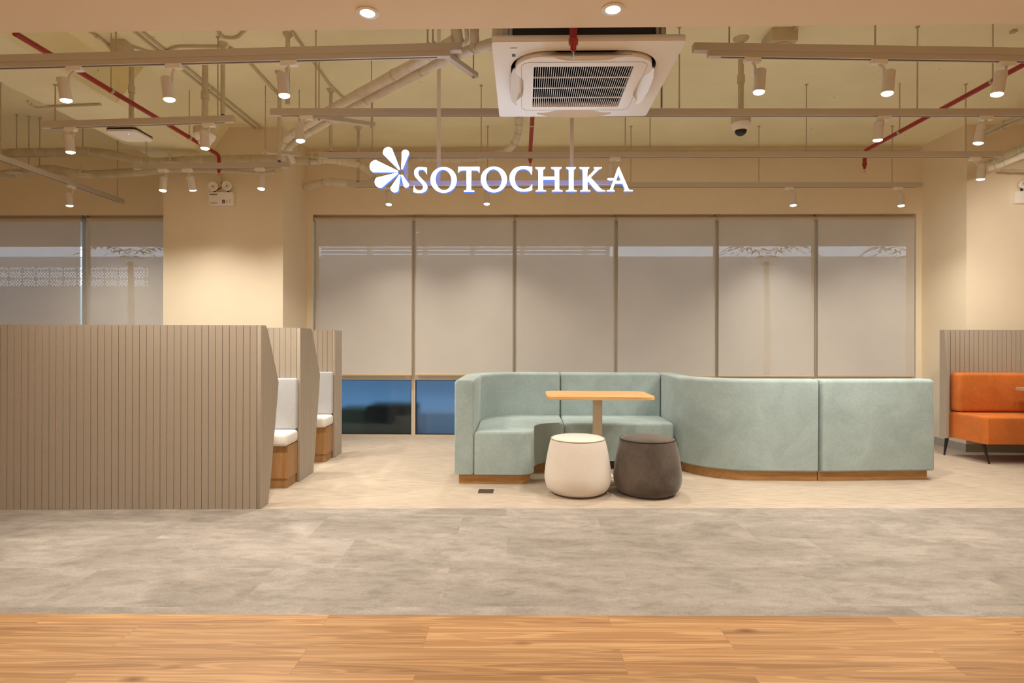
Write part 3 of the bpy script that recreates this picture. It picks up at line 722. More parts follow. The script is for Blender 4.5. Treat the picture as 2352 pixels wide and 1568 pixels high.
# ------------------------------------------------------------------ orange bench at the right
ob = tag(empty('orange_bench', (5.6, 6.1, 0)), 'orange leather bench in a ribbed felt surround at the right edge', 'bench')
yb0 = 6.30; xl = 4.53; W2 = 3.2
bm = NB(); box(bm, (xl-0.035, yb0+0.005, 0.19), (xl+W2, yb0+0.05, 1.335)); ribs(bm, W2+0.03, 1.335-0.19, 'x', xl-0.035, yb0, thick=0.02, gap=0.006, dp=0.008)
for v in bm.verts:
    if v.co.z < 0.1: v.co.z = 0.19
    elif abs(v.co.z-1.145) < 1e-4: v.co.z = 1.335
link('back_panel', bm, M['felt'], ob, smooth=0)
bm = NB(); fillpoly(bm, [(yb0+0.05, 0.19), (yb0+0.05, 1.335), (yb0-0.02, 1.335), (yb0-0.06, 0.9), (yb0-0.05, 0.19)], xl-0.06, xl-0.036)
link('wing_panel', bm, M['felt'], ob, smooth=0)
bm = NB(); box(bm, (xl-0.005, yb0-0.16, 0.48), (xl+W2, yb0-0.008, 0.885), 0.035, 4); link('backrest', bm, M['orange'], ob)
bm = NB(); prism(bm, [(xl, yb0-0.01), (xl+0.0, yb0-0.16), (xl+0.02, yb0-0.45), (xl+0.045, yb0-0.475), (xl+W2, yb0-0.475), (xl+W2, yb0-0.01)], 0.2, 0.475, 0.03, 4); link('seat', bm, M['orange'], ob, smooth=40)
for (ax, ay, bx, by) in ((xl+0.0, yb0+0.02, xl-0.03, yb0+0.02), (xl+0.05, yb0-0.40, xl+0.09, yb0-0.43), (xl+1.6, yb0-0.40, xl+1.62, yb0-0.43), (xl+1.6, yb0, xl+1.6, yb0+0.03)):
    bm = NB(); tube(bm, [(ax, ay, 0.20), (bx, by, 0)], [0.02, 0.008], 8); link('leg', bm, M['black'], ob)
rt = tag(empty('right_table', (5.6, 5.7, 0)), 'brown wooden tabletop in front of the orange bench, cut by the right edge', 'table')
a_ = aty(2256, 886, 6.05)
bm = NB(); prism(bm, [(4.97, 5.30), (4.97, 5.985), (5.01, 6.02), (6.4, 6.02), (6.4, 5.30)][::-1], 0.722, 0.752, 0.003, 1); link('tabletop', bm, mat('brown_laminate', (0.42, 0.29, 0.19), 0.4), rt)
bm = NB(); box(bm, (5.08, 5.38, 0.70), (6.3, 5.94, 0.722)); link('underframe', bm, M['dark'], rt, smooth=0)
bm = NB(); box(bm, (5.62, 5.62, 0.02), (5.70, 5.70, 0.70)); link('column', bm, M['dark'], rt, smooth=0)
bm = NB(); box(bm, (4.66+0.2, 5.33, 0), (6.0, 5.75, 0.02)); link('base_plate', bm, M['black'], rt, smooth=0)
p_ = aty(2343, 836, 5.0)
bm = NB(); box(bm, (p_.x, 4.72, 0.0), (p_.x+0.5, 5.0, aty(2343, 822, 4.86).z), 0.03, 4)
bm2 = bm
bm.free()
bt = tag(empty('lounge_chair', (p_.x+0.4, 4.9, 0)), 'brown rounded backrest just showing at the right edge above the table', 'chair')
zt_ = aty(2350, 824, 4.9).z; zb_ = aty(2350, 848, 4.9).z
bm = NB(); prism(bm, rrect(p_.x+0.27+0.01, 4.9, 0.55, 0.10, 0.045), zb_, zt_, 0.008, 2); link('backrest', bm, mat('taupe_fabric', (0.36, 0.28, 0.21), 0.8), bt)
bm = NB(); prism(bm, rrect(p_.x+0.30, 4.70, 0.46, 0.42, 0.06), 0.42, 0.47, 0.01, 2); link('seat', bm, M['felt'], bt)
for sx in (0.12, 0.48):
    bm = NB(); tube(bm, [(p_.x+sx, 4.88, 0), (p_.x+sx, 4.885, zb_)], 0.012, 8); link('leg', bm, M['black'], bt)
    bm = NB(); tube(bm, [(p_.x+sx, 4.53, 0), (p_.x+sx, 4.53, 0.42)], 0.012, 8); link('leg', bm, M['black'], bt)

# ------------------------------------------------------------------ illuminated sign
YS = 4.10
A0 = (840, 330, 7.587); B0 = (1150, 360, 7.587)
def zp(p, O): return (O[0]+p[0]/O[2], O[1]+p[1]/O[2])
def smooth_loop(pts, k=5):
    n = len(pts); out = []
    for i in range(n):
        b = pts[i]; c = pts[(i+1) % n]; a = pts[i-1] if len(b) < 3 else b; d = pts[(i+2) % n] if len(c) < 3 else c
        out.append((b[0], b[1]))
        if len(b) == 3 and len(c) == 3: continue
        B, C, A, D = (Vector(q[:2]) for q in (b, c, a, d))
        for j in range(1, k):
            t = j/k; p = 0.5*((2*B)+(C-A)*t+(2*A-5*B+4*C-D)*t*t+(-A+3*B-3*C+D)*t**3); out.append((p.x, p.y))
    return out
def ell(cx, cy, rx, ry, n=48, tilt=0):
    out = []
    for k in range(n):
        a = 2*PI*k/n; x, y = rx*math.cos(a), ry*math.sin(a); out.append((cx+x*math.cos(tilt)-y*math.sin(tilt), cy+x*math.sin(tilt)+y*math.cos(tilt)))
    return out
def drop(tip, cen, Rr, r=15):
    tip, cen = Vector(tip), Vector(cen); d = cen-tip; L = d.length; ang = math.atan2(d.y, d.x); al = math.acos((Rr-r)/L); out = []
    for j in range(21):
        a = ang-al+2*al*j/20 ; a = ang-(al)+(2*al)*j/20
        out.append((cen.x+Rr*math.cos(a), cen.y+Rr*math.sin(a)))
    for j in range(9):
        a = ang+al+(2*PI-2*al)*j/8; out.append((tip.x+r*math.cos(a), tip.y+r*math.sin(a)))
    return out
sign = tag(empty('illuminated_sign', (aty(1150, 400, YS).x, YS, aty(1150, 415, YS).z)), 'glowing white lettered sign with petal emblem, hung from the ceiling in the middle', 'sign')
def sign_piece(name, loops, O):
    lps = []
    for lp in loops:
        w = [aty(*zp(p, O), YS) for p in lp]; lps.append([(v.x, v.z) for v in w])
    bm = curve2d(lps, 0.032)
    bmesh.ops.transform(bm, matrix=Matrix(((1, 0, 0, 0), (0, 0, -1, 0), (0, 1, 0, 0), (0, 0, 0, 1))), verts=bm.verts[:])
    bmesh.ops.translate(bm, vec=(0, YS, 0), verts=bm.verts[:])
    bmesh.ops.recalc_face_normals(bm, faces=bm.faces[:])
    for f in bm.faces: f.material_index = 0 if f.normal.y < -0.7 else 1
    link(name, bm, [M['sign'], M['sign_side']], sign, smooth=0)
for t_, c_, r_ in (((588, 450), (402, 165), 92), ((642, 442), (698, 182), 64), ((556, 492), (190, 408), 110), ((556, 530), (268, 676), 100), ((600, 566), (515, 783), 73), ((640, 566), (712, 724), 48)):
    sign_piece('logo_petal', [drop(t_, c_, r_)], A0)
S_ = [(1070, 428, 1), (1066, 540, 1), (1047, 498), (1020, 470), (975, 460), (935, 472), (919, 510), (926, 550), (955, 595), (1010, 650), (1055, 700), (1078, 750), (1072, 800), (1030, 845), (960, 864), (900, 862), (840, 850, 1), (840, 800), (850, 738, 1), (865, 780), (900, 815), (945, 825), (990, 810), (1008, 770), (1000, 730), (960, 680), (900, 620), (865, 570), (852, 520), (862, 470), (900, 430), (960, 417), (1020, 423)]
T_ = [(1617, 415, 1), (1988, 415, 1), (1985, 515, 1), (1960, 485), (1930, 474), (1842, 472, 1), (1838, 790), (1850, 818), (1895, 830, 1), (1895, 845, 1), (1715, 845, 1), (1715, 830, 1), (1752, 818), (1765, 790), (1762, 472, 1), (1680, 474), (1645, 485), (1615, 518, 1)]
C_ = [(548, 188, 1), (540, 322, 1), (505, 270), (460, 236), (390, 222), (310, 245), (260, 310), (245, 400), (265, 490), (320, 550), (400, 575), (470, 560), (515, 530), (546, 488, 1), (545, 588, 1), (480, 607), (400, 615), (290, 595), (200, 520), (158, 410), (170, 310), (230, 225), (320, 185), (420, 175), (500, 182)]
H_ = [(605, 195, 1), (775, 195, 1), (770, 212), (740, 235), (735, 270), (735, 360, 1), (940, 360, 1), (940, 270), (930, 235), (880, 212, 1), (880, 195, 1), (1055, 195, 1), (1050, 212), (1020, 235), (1015, 270), (1018, 550), (1028, 585), (1075, 600, 1), (1075, 612, 1), (895, 612, 1), (895, 600, 1), (932, 588), (945, 555), (942, 405, 1), (735, 405, 1), (735, 555), (747, 588), (790, 600, 1), (790, 612, 1), (610, 612, 1), (610, 600, 1), (645, 588), (655, 555), (655, 270), (648, 235), (605, 210, 1)]
I_ = [(1140, 195, 1), (1305, 195, 1), (1300, 212), (1275, 232), (1268, 265), (1268, 550), (1277, 588), (1318, 600, 1), (1318, 612, 1), (1135, 612, 1), (1135, 600, 1), (1178, 588), (1188, 550), (1185, 265), (1178, 232), (1140, 210, 1)]
K_ = [(1370, 195, 1), (1540, 195, 1), (1535, 210), (1510, 230), (1505, 265), (1503, 372, 1), (1615, 258), (1638, 228), (1620, 207, 1), (1620, 195, 1), (1760, 195, 1), (1755, 208, 1), (1700, 235), (1562, 372, 1), (1700, 525), (1760, 583), (1818, 600, 1), (1815, 610, 1), (1690, 611, 1), (1640, 575), (1505, 420, 1), (1505, 550), (1517, 588), (1558, 600, 1), (1558, 612, 1), (1385, 612, 1), (1385, 600, 1), (1422, 588), (1430, 550), (1425, 265), (1415, 232), (1370, 208, 1)]
A_ = [(2053, 182, 1), (2210, 545), (2235, 583), (2292, 595, 1), (2292, 607, 1), (2145, 607, 1), (2143, 595, 1), (2158, 580), (2150, 550), (2115, 474, 1), (1985, 474, 1), (1955, 550), (1955, 582), (1980, 598, 1), (1980, 610, 1), (1845, 610, 1), (1845, 598, 1), (1890, 585), (1912, 550), (2030, 218, 1)]
sign_piece('letter', [smooth_loop(S_)], A0)
sign_piece('letter', [ell(1363, 640, 226, 222), ell(1362, 642, 139, 181, tilt=-0.12)[::-1]], A0)
sign_piece('letter', [smooth_loop(T_)], A0)
sign_piece('letter', [ell(2235, 632, 226, 222), ell(2234, 632, 139, 179, tilt=-0.12)[::-1]], A0)
sign_piece('letter', [smooth_loop(C_)], B0); sign_piece('letter', [smooth_loop(H_)], B0); sign_piece('letter', [smooth_loop(I_)], B0); sign_piece('letter', [smooth_loop(K_)], B0)
sign_piece('letter', [smooth_loop(A_), [(2045, 310), (2000, 430), (2092, 430)]], B0)
yb_ = YS+0.03
za, zb = aty(1150, 425, yb_).z, aty(1150, 415.5, yb_).z
bm = NB(); box(bm, (aty(915, 420, yb_).x, yb_-0.012, za), (aty(1405, 420, yb_).x, yb_+0.012, zb)); link('support_bar', bm, M['white'], sign, smooth=0)
bm = NB(); x_ = aty(933, 400, yb_).x; box(bm, (x_-0.013, yb_-0.012, zb), (x_+0.013, yb_+0.012, aty(933, 372, yb_).z)); link('support_bar', bm, M['white'], sign, smooth=0)
for px in (1008, 1313.5):
    x_ = aty(px, 250, yb_).x; bm = NB(); box(bm, (x_-0.0125, yb_-0.012, zb), (x_+0.0125, yb_+0.012, ZC)); link('hanger_post', bm, M['white'], sign, smooth=0)
for px, e_ in ((1000, 10), (1280, 10)):
    pass

# ------------------------------------------------------------------ lighting tracks
ZT = 2.92
def thing_track(name, pa, pb, zt, label, rods, heavy=False, grp='lighting tracks under the ceiling', ends=None, rod_top=None):
    a, b = atz(*pa, zt), atz(*pb, zt)
    t = tag(empty(name, ((a.x+b.x)/2, (a.y+b.y)/2, zt)), label, 'lighting track', grp)
    ang = math.atan2(b.y-a.y, b.x-a.x); L = (b-a).length
    mt = Matrix.Translation(a) @ Matrix.Rotation(ang, 4, 'Z')
    w = 0.018; h = 0.032
    bm = NB(); box(bm, (0, -w, 0), (L, w, h), 0, mtx=mt); link('rail', bm, M['track'], t, smooth=0)
    bm = NB(); box(bm, (0.08, -0.006, -0.0015), (L-0.08, 0.006, 0.001), 0, mtx=mt); link('rail_slot', bm, M['slot'], t, smooth=0)
    top = h
    bm = NB(); ex = 0.065 if heavy else 0.0; hh = 0.045 if heavy else 0.022; ww = 0.022 if heavy else 0.014
    l0, l1 = (0, L) if ends is None else (ends[0], L+ends[1])
    box(bm, (l0, -ww, h), (l1, ww, h+hh), 0, mtx=mt); link('mounting_channel', bm, M['track'], t, smooth=0); top = h+hh
    for px in rods:
        f = 0.5
        lo, hi = 0.0, 1.0
        for _ in range(30):
            f = (lo+hi)/2; p = a.lerp(b, f); v = p-CAM; x = v.dot(rgt)/v.dot(fwd)*F+1176
            if x < px: lo = f
            else: hi = f
        p = a.lerp(b, f); bm = NB(); tp = ZC if rod_top is None else rod_top(p)
        tube(bm, [(p.x, p.y, zt+top), (p.x, p.y, tp)], 0.0055, 8); lathe(bm, [(0.016, tp-zt-top-0.006), (0.016, tp-zt-top)], 12, (p.x, p.y, zt+top)); link('hanger_rod', bm, M['rod'], t)
    return a, b
def beam_top(p): return 3.27 if -4.2 < p.x < -3.555 else ZC
TR = {}
TR['r1l'] = thing_track('track_rail', (-260, 164), (1034, 131), ZT, 'long white lighting track nearest the soffit, left of the air conditioner', [266, 982], True, ends=(0, 0.07), rod_top=beam_top)
TR['r1r'] = thing_track('track_rail', (1626, 131), (2600, 146), ZT, 'white lighting track nearest the soffit, right of the air conditioner', [1675, 2010], True, ends=(-0.09, 0))
TR['r2l'] = thing_track('track_rail', (97, 295), (538, 281), ZT, 'short white track at the left above the thin black-edged access point', [127, 500], rod_top=beam_top)
TR['r2m'] = thing_track('track_rail', (622, 266), (2600, 267), ZT, 'long white track running behind the air conditioner to the right edge', [725, 1560, 2107])
TR['r3l'] = thing_track('track_rail', (307, 389), (664, 385), ZT, 'short white track in front of the pillar with three spotlights', [336, 640], rod_top=beam_top)
TR['r3m'] = thing_track('track_rail', (733, 363), (2302, 361), ZT, 'long white track just above the glowing sign', [855, 1105, 1436, 1493, 1852, 2218])
TR['r4m'] = thing_track('track_rail', (800, 430), (2118, 430), ZT, 'furthest white track, running behind the glowing sign above the blinds', [823, 1120, 1449, 1743, 2049])
TR['diag'] = thing_track('track_rail', (-60, 347), (283, 468), 2.86, 'white track running diagonally away at the far left', [1, 270], rod_top=beam_top)

LN = [0]
def spotlight(px_a, px_l, py_l, tr, label, tilt=(0, 0), on=True, zt=ZT, energy=1.0, aim=None, cone=136, blend=1.0):
    a, b = TR[tr]
    lo, hi = 0.0, 1.0
    for _ in range(30):
        f = (lo+hi)/2; p = a.lerp(b, f); v = p-CAM
        if v.dot(rgt)/v.dot(fwd)*F+1176 < px_a: lo = f
        else: hi = f
    p = a.lerp(b, f); ang = math.atan2(b.y-a.y, b.x-a.x)
    lens = aty(px_l, py_l, p.y)
    t = tag(empty('track_spotlight', tuple(p)), label, 'spotlight', 'white spotlights on the ceiling tracks')
    t.rotation_euler = (0, 0, 0)
    mt = Matrix.Translation(p) @ Matrix.Rotation(ang, 4, 'Z')
    bm = NB(); box(bm, (-0.05, -0.018, -0.03), (0.05, 0.018, 0.0), 0.003, 1, mtx=mt); link('adapter', bm, M['white'], t)
    d = Vector((tilt[0], tilt[1], -1)).normalized() if aim is None else (Vector(aim)-lens).normalized()
    Lb = 0.135; top = lens-d*Lb; r = 0.0335
    rot = d.to_track_quat('-Z', 'Y').to_matrix().to_4x4(); mb = Matrix.Translation(top) @ rot
    bm = NB(); lathe(bm, [(0, 0), (r-0.004, 0), (r, -0.004), (r, -0.045), (r-0.0015, -0.0465), (r, -0.048), (r, -Lb), (r-0.004, -Lb), (r-0.005, -Lb+0.012), (0, -Lb+0.012)], 28, (0, 0, 0), mtx=mb); link('body', bm, M['offwhite'], t, smooth=40)
    side = 1 if p.x > lens.x else -1
    s0 = Vector((p.x, p.y, p.z-0.03)); s1 = top+Vector((side*r, 0, -0.03))
    bm = NB(); tube(bm, bent([s0, Vector((s1.x, s0.y, (s0.z+s1.z)/2+0.015)), s1], 0.02), 0.008, 8); link('arm', bm, M['offwhite'], t)
    bm = NB(); lathe(bm, [(0, -Lb+0.011), (r-0.005, -Lb+0.011), (r-0.003, -Lb-0.006), (r*0.6, -Lb-0.012), (0, -Lb-0.014)], 24, (0, 0, 0), mtx=mb); link('lens', bm, M['lens'], t)
    if on:
        L = bpy.data.lights.new('spot', 'SPOT'); L.energy = SPOT_W*energy; L.color = WARM; L.spot_size = R(cone); L.spot_blend = blend; L.shadow_soft_size = 0.03
        lo_ = bpy.data.objects.new('light', L); COL.objects.link(lo_); lo_.location = lens+d*0.022; lo_.rotation_euler = d.to_track_quat('-Z', 'Y').to_euler()
        lo_.parent = t; bpy.context.view_layer.update(); lo_.matrix_parent_inverse = t.matrix_world.inverted()
spotlight(172, 152, 230, 'r1l', 'spotlight on the nearest left track, closest to the left edge', (0.08, 0.1))
spotlight(400, 389, 228, 'r1l', 'spotlight on the nearest left track, middle of its three', (0.1, 0.05))
spotlight(664, 653, 219, 'r1l', 'spotlight on the nearest left track, closest to the air conditioner', (0.1, 0))
spotlight(1728, 1743, 211, 'r1r', 'spotlight on the nearest right track, closest to the air conditioner', (-0.08, 0))
spotlight(2018, 2038, 214, 'r1r', 'spotlight on the nearest right track, middle of its three', (-0.1, 0))
spotlight(2312, 2290, 216, 'r1r', 'spotlight on the nearest right track, closest to the right edge', (-0.15, 0.05))
spotlight(163, 162, 349, 'r2l', 'spotlight on the short left track, to the left of the access point', (0.05, 0.1))
spotlight(480, 471, 340, 'r2l', 'spotlight on the short left track, in front of the white dome', (0, 0.1))
spotlight(704, 690, 323, 'r2m', 'spotlight in front of the lagged pipes, left end of the long track', (0.1, 0))
spotlight(2030, 2016, 321, 'r2m', 'spotlight on the long track, where the right red pipe bends down', (0, 0.15))
spotlight(2265, 2247, 328, 'r2m', 'spotlight on the long track beside the right pillar top', (-0.12, 0.15))
spotlight(2440, 2440, 322, 'r2m', 'spotlight on the long track beyond the right edge, lighting the right pillar', aim=(5.95, 6.5, 1.75), energy=1.5, cone=80)
spotlight(375, 374, 437, 'r3l', 'spotlight at the left corner of the spot-lit pillar', (0, -0.08))
spotlight(430, 443, 436, 'r3l', 'white spotlight without visible glow, left of the emergency light', aim=(-3.33, 6.45, 1.15), energy=0.15, cone=84, blend=1)
spotlight(597, 600, 433, 'r3l', 'spotlight to the right of the emergency light', (0, -0.08))
spotlight(1413, 1403, 410, 'r3m', 'spotlight glowing behind the end letters of the sign', (0, 0.1))
spotlight(2238, 2252, 411, 'r3m', 'spotlight above the right pillar, lowest at the right', (0, 0.15))
spotlight(163, 160, 472, 'diag', 'spotlight on the diagonal track at the far left', (0, 0.1))
spotlight(893, 893, 469, 'r4m', 'small spotlight below the petal emblem of the sign', (0, -0.05), cone=115)
spotlight(1118, 1118, 468, 'r4m', 'small spotlight below the middle letters of the sign', (0, -0.05), cone=115)
spotlight(1812, 1822, 471, 'r4m', 'small spotlight on the furthest track above the fifth blind', (0, -0.05), cone=115)
spotlight(2062, 2070, 472, 'r4m', 'small spotlight on the furthest track above the rightmost blind', (0, -0.05), energy=0.4, cone=115)

# ------------------------------------------------------------------ soffit downlights, seen and added, and fill panels behind the camera
def downlight(x, y, label, vis=True, w=1.0):
    t = tag(empty('recessed_downlight', (x, y, ZS)), label, 'downlight', 'recessed downlights in the soffit')
    bm = NB(); lathe(bm, [(0.030, -0.001), (0.047, -0.001), (0.05, -0.004), (0.047, -0.006), (0.032, -0.006)], 32, (x, y, ZS), cap=False); link('trim_ring', bm, M['white'], t)
    bm = NB(); lathe(bm, [(0, -0.002), (0.033, -0.002), (0.033, -0.004), (0, -0.0045)], 32, (x, y, ZS)); link('lens', bm, M['lens2'], t)
    L = bpy.data.lights.new('spot', 'SPOT'); L.energy = DOWN_W*w; L.color = WARM; L.spot_size = R(130); L.spot_blend = 1; L.shadow_soft_size = 0.04
    o = bpy.data.objects.new('light', L); COL.objects.link(o); o.location = (x, y, ZS-0.02); o.parent = t; bpy.context.view_layer.update(); o.matrix_parent_inverse = t.matrix_world.inverted()
for px, py, lb in ((844, 28, 'round soffit downlight glowing at the top, left of the air conditioner'), (1408, 20, 'round soffit downlight glowing at the top, above the air conditioner')):
    p = atz(px, py, ZS); downlight(p.x, p.y, lb)
for i, x in enumerate((-4.2, -2.4, -0.6, 1.2, 3.0, 4.8)):  # unseen downlights, added to light the foreground floor
    for y in (-0.6, 1.2):
        downlight(x, y, 'added unseen soffit downlight overhead behind the view', w=0.45 if abs(x) > 4 else (0.8 if x > 2.5 else 1.0))
def panel(x, y, sx, sy):  # unseen area fill, added for frontal light; no such fixture known here
    t = tag(empty('added_fill_panel', (x, y, ZS)), 'added unseen fill light panel in the soffit behind the view', 'ceiling light', 'added fill light panels behind the view')
    bm = NB(); box(bm, (x-sx/2-0.02, y-sy/2-0.02, ZS-0.02), (x+sx/2+0.02, y+sy/2+0.02, ZS)); link('frame', bm, M['white'], t, smooth=0)
    L = bpy.data.lights.new('panel', 'AREA'); L.shape = 'RECTANGLE'; L.size = sx; L.size_y = sy; L.energy = FILL_W; L.color = WARM
    o = bpy.data.objects.new('light', L); COL.objects.link(o); o.location = (x, y, ZS-0.03); o.parent = t; bpy.context.view_layer.update(); o.matrix_parent_inverse = t.matrix_world.inverted()
for x in (-4, -1.3, 1.4, 4.1): panel(x, -1.8, 1.2, 0.6)

# ------------------------------------------------------------------ air conditioner cassette
ax, ay, az = 0.318, 3.345, 2.67
ac = tag(empty('ceiling_air_conditioner', (ax, ay, az)), 'large white four-way cassette air conditioner hanging from the ceiling', 'air conditioner')
bm = NB(); prism(bm, rrect(ax, ay, 0.80, 0.80, 0.03), az+0.060, az+0.30); link('casing', bm, M['dark'], ac, smooth=0)
# fascia with rounded-square opening
bm = curve2d([rrect(ax, ay, 0.955, 0.955, 0.02), rrect(ax, ay, 0.775, 0.775, 0.19, 10)[::-1]], 0.032)
bmesh.ops.translate(bm, vec=(0, 0, az+0.018), verts=bm.verts[:]); link('fascia', bm, M['white'], ac, smooth=0)
bm = NB(); prism(bm, rrect(ax, ay, 0.775, 0.775, 0.19, 10), az+0.050, az+0.058); link('duct_cavity', bm, M['void'], ac, smooth=0)
# raised middle with a waist at each flap
def blob(w, waist, k=40):
    out = []
    for j in range(k*4):
        a = 2*PI*j/(k*4); c, s = math.cos(a), math.sin(a); p = 5.0
        r = (abs(c)**p+abs(s)**p)**(-1/p)*w
        # pull in around the axis directions
        dd = min(abs(((a+PI/4) % (PI/2))-PI/4), PI/4)
        r -= waist*(0.5+0.5*math.cos(min(1, max(0, (dd-0.30)/0.22))*PI))
        out.append((ax+r*c, ay+r*s))
    return out
g = 0.265
mid = blob(0.370, 0.050)
bm = curve2d([mid, rrect(ax, ay+0.01, 2*g, 2*g, 0.012)[::-1]], 0.034)
bmesh.ops.translate(bm, vec=(0, 0, az+0.0), verts=bm.verts[:]); link('centre_panel', bm, M['white'], ac, smooth=0)
bm = curve2d([rrect(ax+0.0, ay+0.01, 0.665, 0.63, 0.05), rrect(ax, ay+0.01, 0.661, 0.626, 0.048)[::-1]], 0.001)
bmesh.ops.translate(bm, vec=(0, 0, az-0.0175), verts=bm.verts[:]); link('panel_seam', bm, M['ink_grey'], ac, smooth=0)
bm = NB(); box(bm, (ax-g, ay+0.01-g, az+0.018), (ax+g, ay+0.01+g, az+0.023)); link('filter', bm, M['void'], ac, smooth=0)
bm = NB(); n = 44
for i in range(1, n): 
    x = ax-g+2*g*i/n; box(bm, (x-0.0013, ay+0.01-g, az-0.0145), (x+0.0013, ay+0.01+g, az-0.011))
for i in range(1, 4):
    y = ay+0.01-g+2*g*i/4; box(bm, (ax-g, y-0.003, az-0.016), (ax+g, y+0.003, az-0.010))
link('grille', bm, M['white'], ac, smooth=0)
for k in range(4):
    a = k*PI/2; mt = Matrix.Translation((ax, ay, az)) @ Matrix.Rotation(a, 4, 'Z') @ Matrix.Translation((0.356, 0, -0.004)) @ Matrix.Rotation(R(38), 4, 'Y')
    bm = NB(); w_ = 0.044; pts = [(-w_, -0.215), (w_*0.55, -0.235), (w_, -0.15), (w_*1.15, 0), (w_, 0.15), (w_*0.55, 0.235), (-w_, 0.215)]
    prism(bm, [(p[0], p[1]) for p in pts], -0.004, 0.004, 0.002, 1); bmesh.ops.transform(bm, matrix=mt, verts=bm.verts[:]); link('air_flap', bm, M['white'], ac)
bm = NB(); x_ = atz(1180, 127, az+0.002); box(bm, (x_.x-0.009, x_.y-0.011, az), (x_.x+0.009, x_.y+0.011, az+0.003)); link('sensor_window', bm, M['navy'], ac, smooth=0)
bm = NB(); q1 = atz(1180, 111, az); box(bm, (q1.x-0.018, q1.y-0.002, az), (q1.x+0.018, q1.y+0.002, az+0.003)); link('printed_mark', bm, M['ink_grey'], ac, smooth=0)
for px in (1165, 1520):
    p = aty(px, 85, ay-0.44); bm = NB(); tube(bm, [(p.x, p.y, az+0.04), (p.x, p.y, ZC)], 0.007, 8); box(bm, (p.x-0.02, p.y-0.012, az+0.16), (p.x+0.02, p.y+0.04, az+0.18)); lathe(bm, [(0.016, 0), (0.016, 0.014)], 6, (p.x, p.y, az+0.145)); lathe(bm, [(0.016, 0), (0.016, 0.014)], 6, (p.x, p.y, az+0.182)); box(bm, (p.x-0.025, p.y+0.015, az+0.04), (p.x+0.025, p.y+0.035, az+0.18)); link('hanger_bracket', bm, M['steel'], ac)
    p = aty(px, 85, ay+0.44)
    bm = NB(); tube(bm, [(p.x, ay+0.44, az+0.04), (p.x, ay+0.44, ZC)], 0.007, 8); link('hanger_bracket', bm, M['steel'], ac)

# ------------------------------------------------------------------ sprinkler pipes
def sprinkler(p, t, r=0.018):
    bm = NB(); lathe(bm, [(r*1.25, 0), (r*1.25, -0.025), (r*0.8, -0.03), (r*0.8, -0.05), (r*0.35, -0.06)], 14, tuple(p)); link('socket', bm, M['red'], t)
    bm = NB(); lathe(bm, [(0.004, -0.06), (0.004, -0.082), (0.013, -0.084), (0.013, -0.087), (0, -0.088)], 12, tuple(p)); link('sprinkler_head', bm, M['steel'], t)
ZR = 3.15
def redpipe(px, py, pydrop, x_near, label, y0=2.72):
    e = atz(px, py, ZR); t = tag(empty('sprinkler_pipe', (e.x, (e.y+y0)/2, ZR)), label, 'sprinkler pipe', 'red sprinkler pipes under the ceiling')
    zd = aty(px, pydrop, e.y).z
    bm = NB(); tube(bm, bent([(x_near, y0, ZR), (e.x, e.y, ZR), (e.x, e.y, zd)], 0.05), 0.019, 14); link('pipe', bm, M['red'], t)
    sprinkler(Vector((e.x, e.y, zd)), t)
    for f in (0.35, 0.78):
        c = Vector((x_near, y0, ZR)).lerp(Vector((e.x, e.y, ZR)), f)
        bm = NB(); tube(bm, [(c.x, c.y, ZR+0.019), (c.x, c.y, ZC)], 0.005, 8); lathe(bm, [(0.023, -0.012), (0.023, 0.012)], 14, mtx=Matrix.Translation(c) @ Matrix.Rotation(PI/2, 4, 'X')); link('pipe_hanger', bm, M['rod'], t)
redpipe(503, 356, 385, atz(50, 86, ZR).x, 'red sprinkler pipe along the ceiling at the left, ending by the emergency light', y0=atz(50, 86, ZR).y-0.05)
redpipe(1218, 345, 362, atz(1226, 260, ZR).x+0.01, 'red sprinkler pipe coming out below the air conditioner')
redpipe(1986, 346, 375, atz(2352, 150, ZR).x, 'red sprinkler pipe crossing the ceiling at the right', y0=atz(2352, 150, ZR).y-0.6)
p = aty(1317, 70, 2.76); t = tag(empty('sprinkler_drop', (p.x, 2.76, 2.9)), 'red sprinkler drop pipe in front of the air conditioner', 'sprinkler pipe')
bm = NB(); tube(bm, [(p.x, 2.76, aty(1317, 88, 2.76).z), (p.x, 2.76, ZC)], 0.018, 14); link('pipe', bm, M['red'], t); sprinkler(Vector((p.x, 2.76, aty(1317, 90, 2.76).z)), t)

# ------------------------------------------------------------------ lagged pipes
def lagged(pts, rad, label, m='lagging', name='lagged_pipe', grp='lagged pipes under the ceiling', bands=8, cat='pipe', sm=6):
    cv = curve(pts, sm); mid = cv[len(cv)//2]
    t = tag(empty(name, tuple(mid)), label, cat, grp)
    rr = [rad*(1+0.04*math.sin(i*1.7)+0.03*math.sin(i*0.6)) for i in range(len(cv))]
    bm = NB(); tube(bm, cv, rr, 16); link('pipe', bm, M[m], t, smooth=60)
    for k in range(bands):
        i = 1+int((k+0.5+0.25*math.sin(k*5))*(len(cv)-3)/bands); i = max(1, min(len(cv)-2, i)); d = (cv[i+1]-cv[i]).normalized()
        bm = NB(); tube(bm, [cv[i]-d*0.008, cv[i]+d*0.008], rr[i]*1.05, 16); link('band', bm, M['pipe'], t, smooth=60)
    return t
ZL = 3.10
P = lambda l, z=ZL: [atz(x, y, z) for x, y in l]
lagged(P([(1046, 92), (1000, 120), (906, 172), (784, 238), (707, 285), (665, 312), (643, 338)])+[atz(643, 338, ZL)+Vector((-0.03, 0.15, -0.06))], 0.037, 'thicker lagged pipe running diagonally from the air conditioner down to the left')
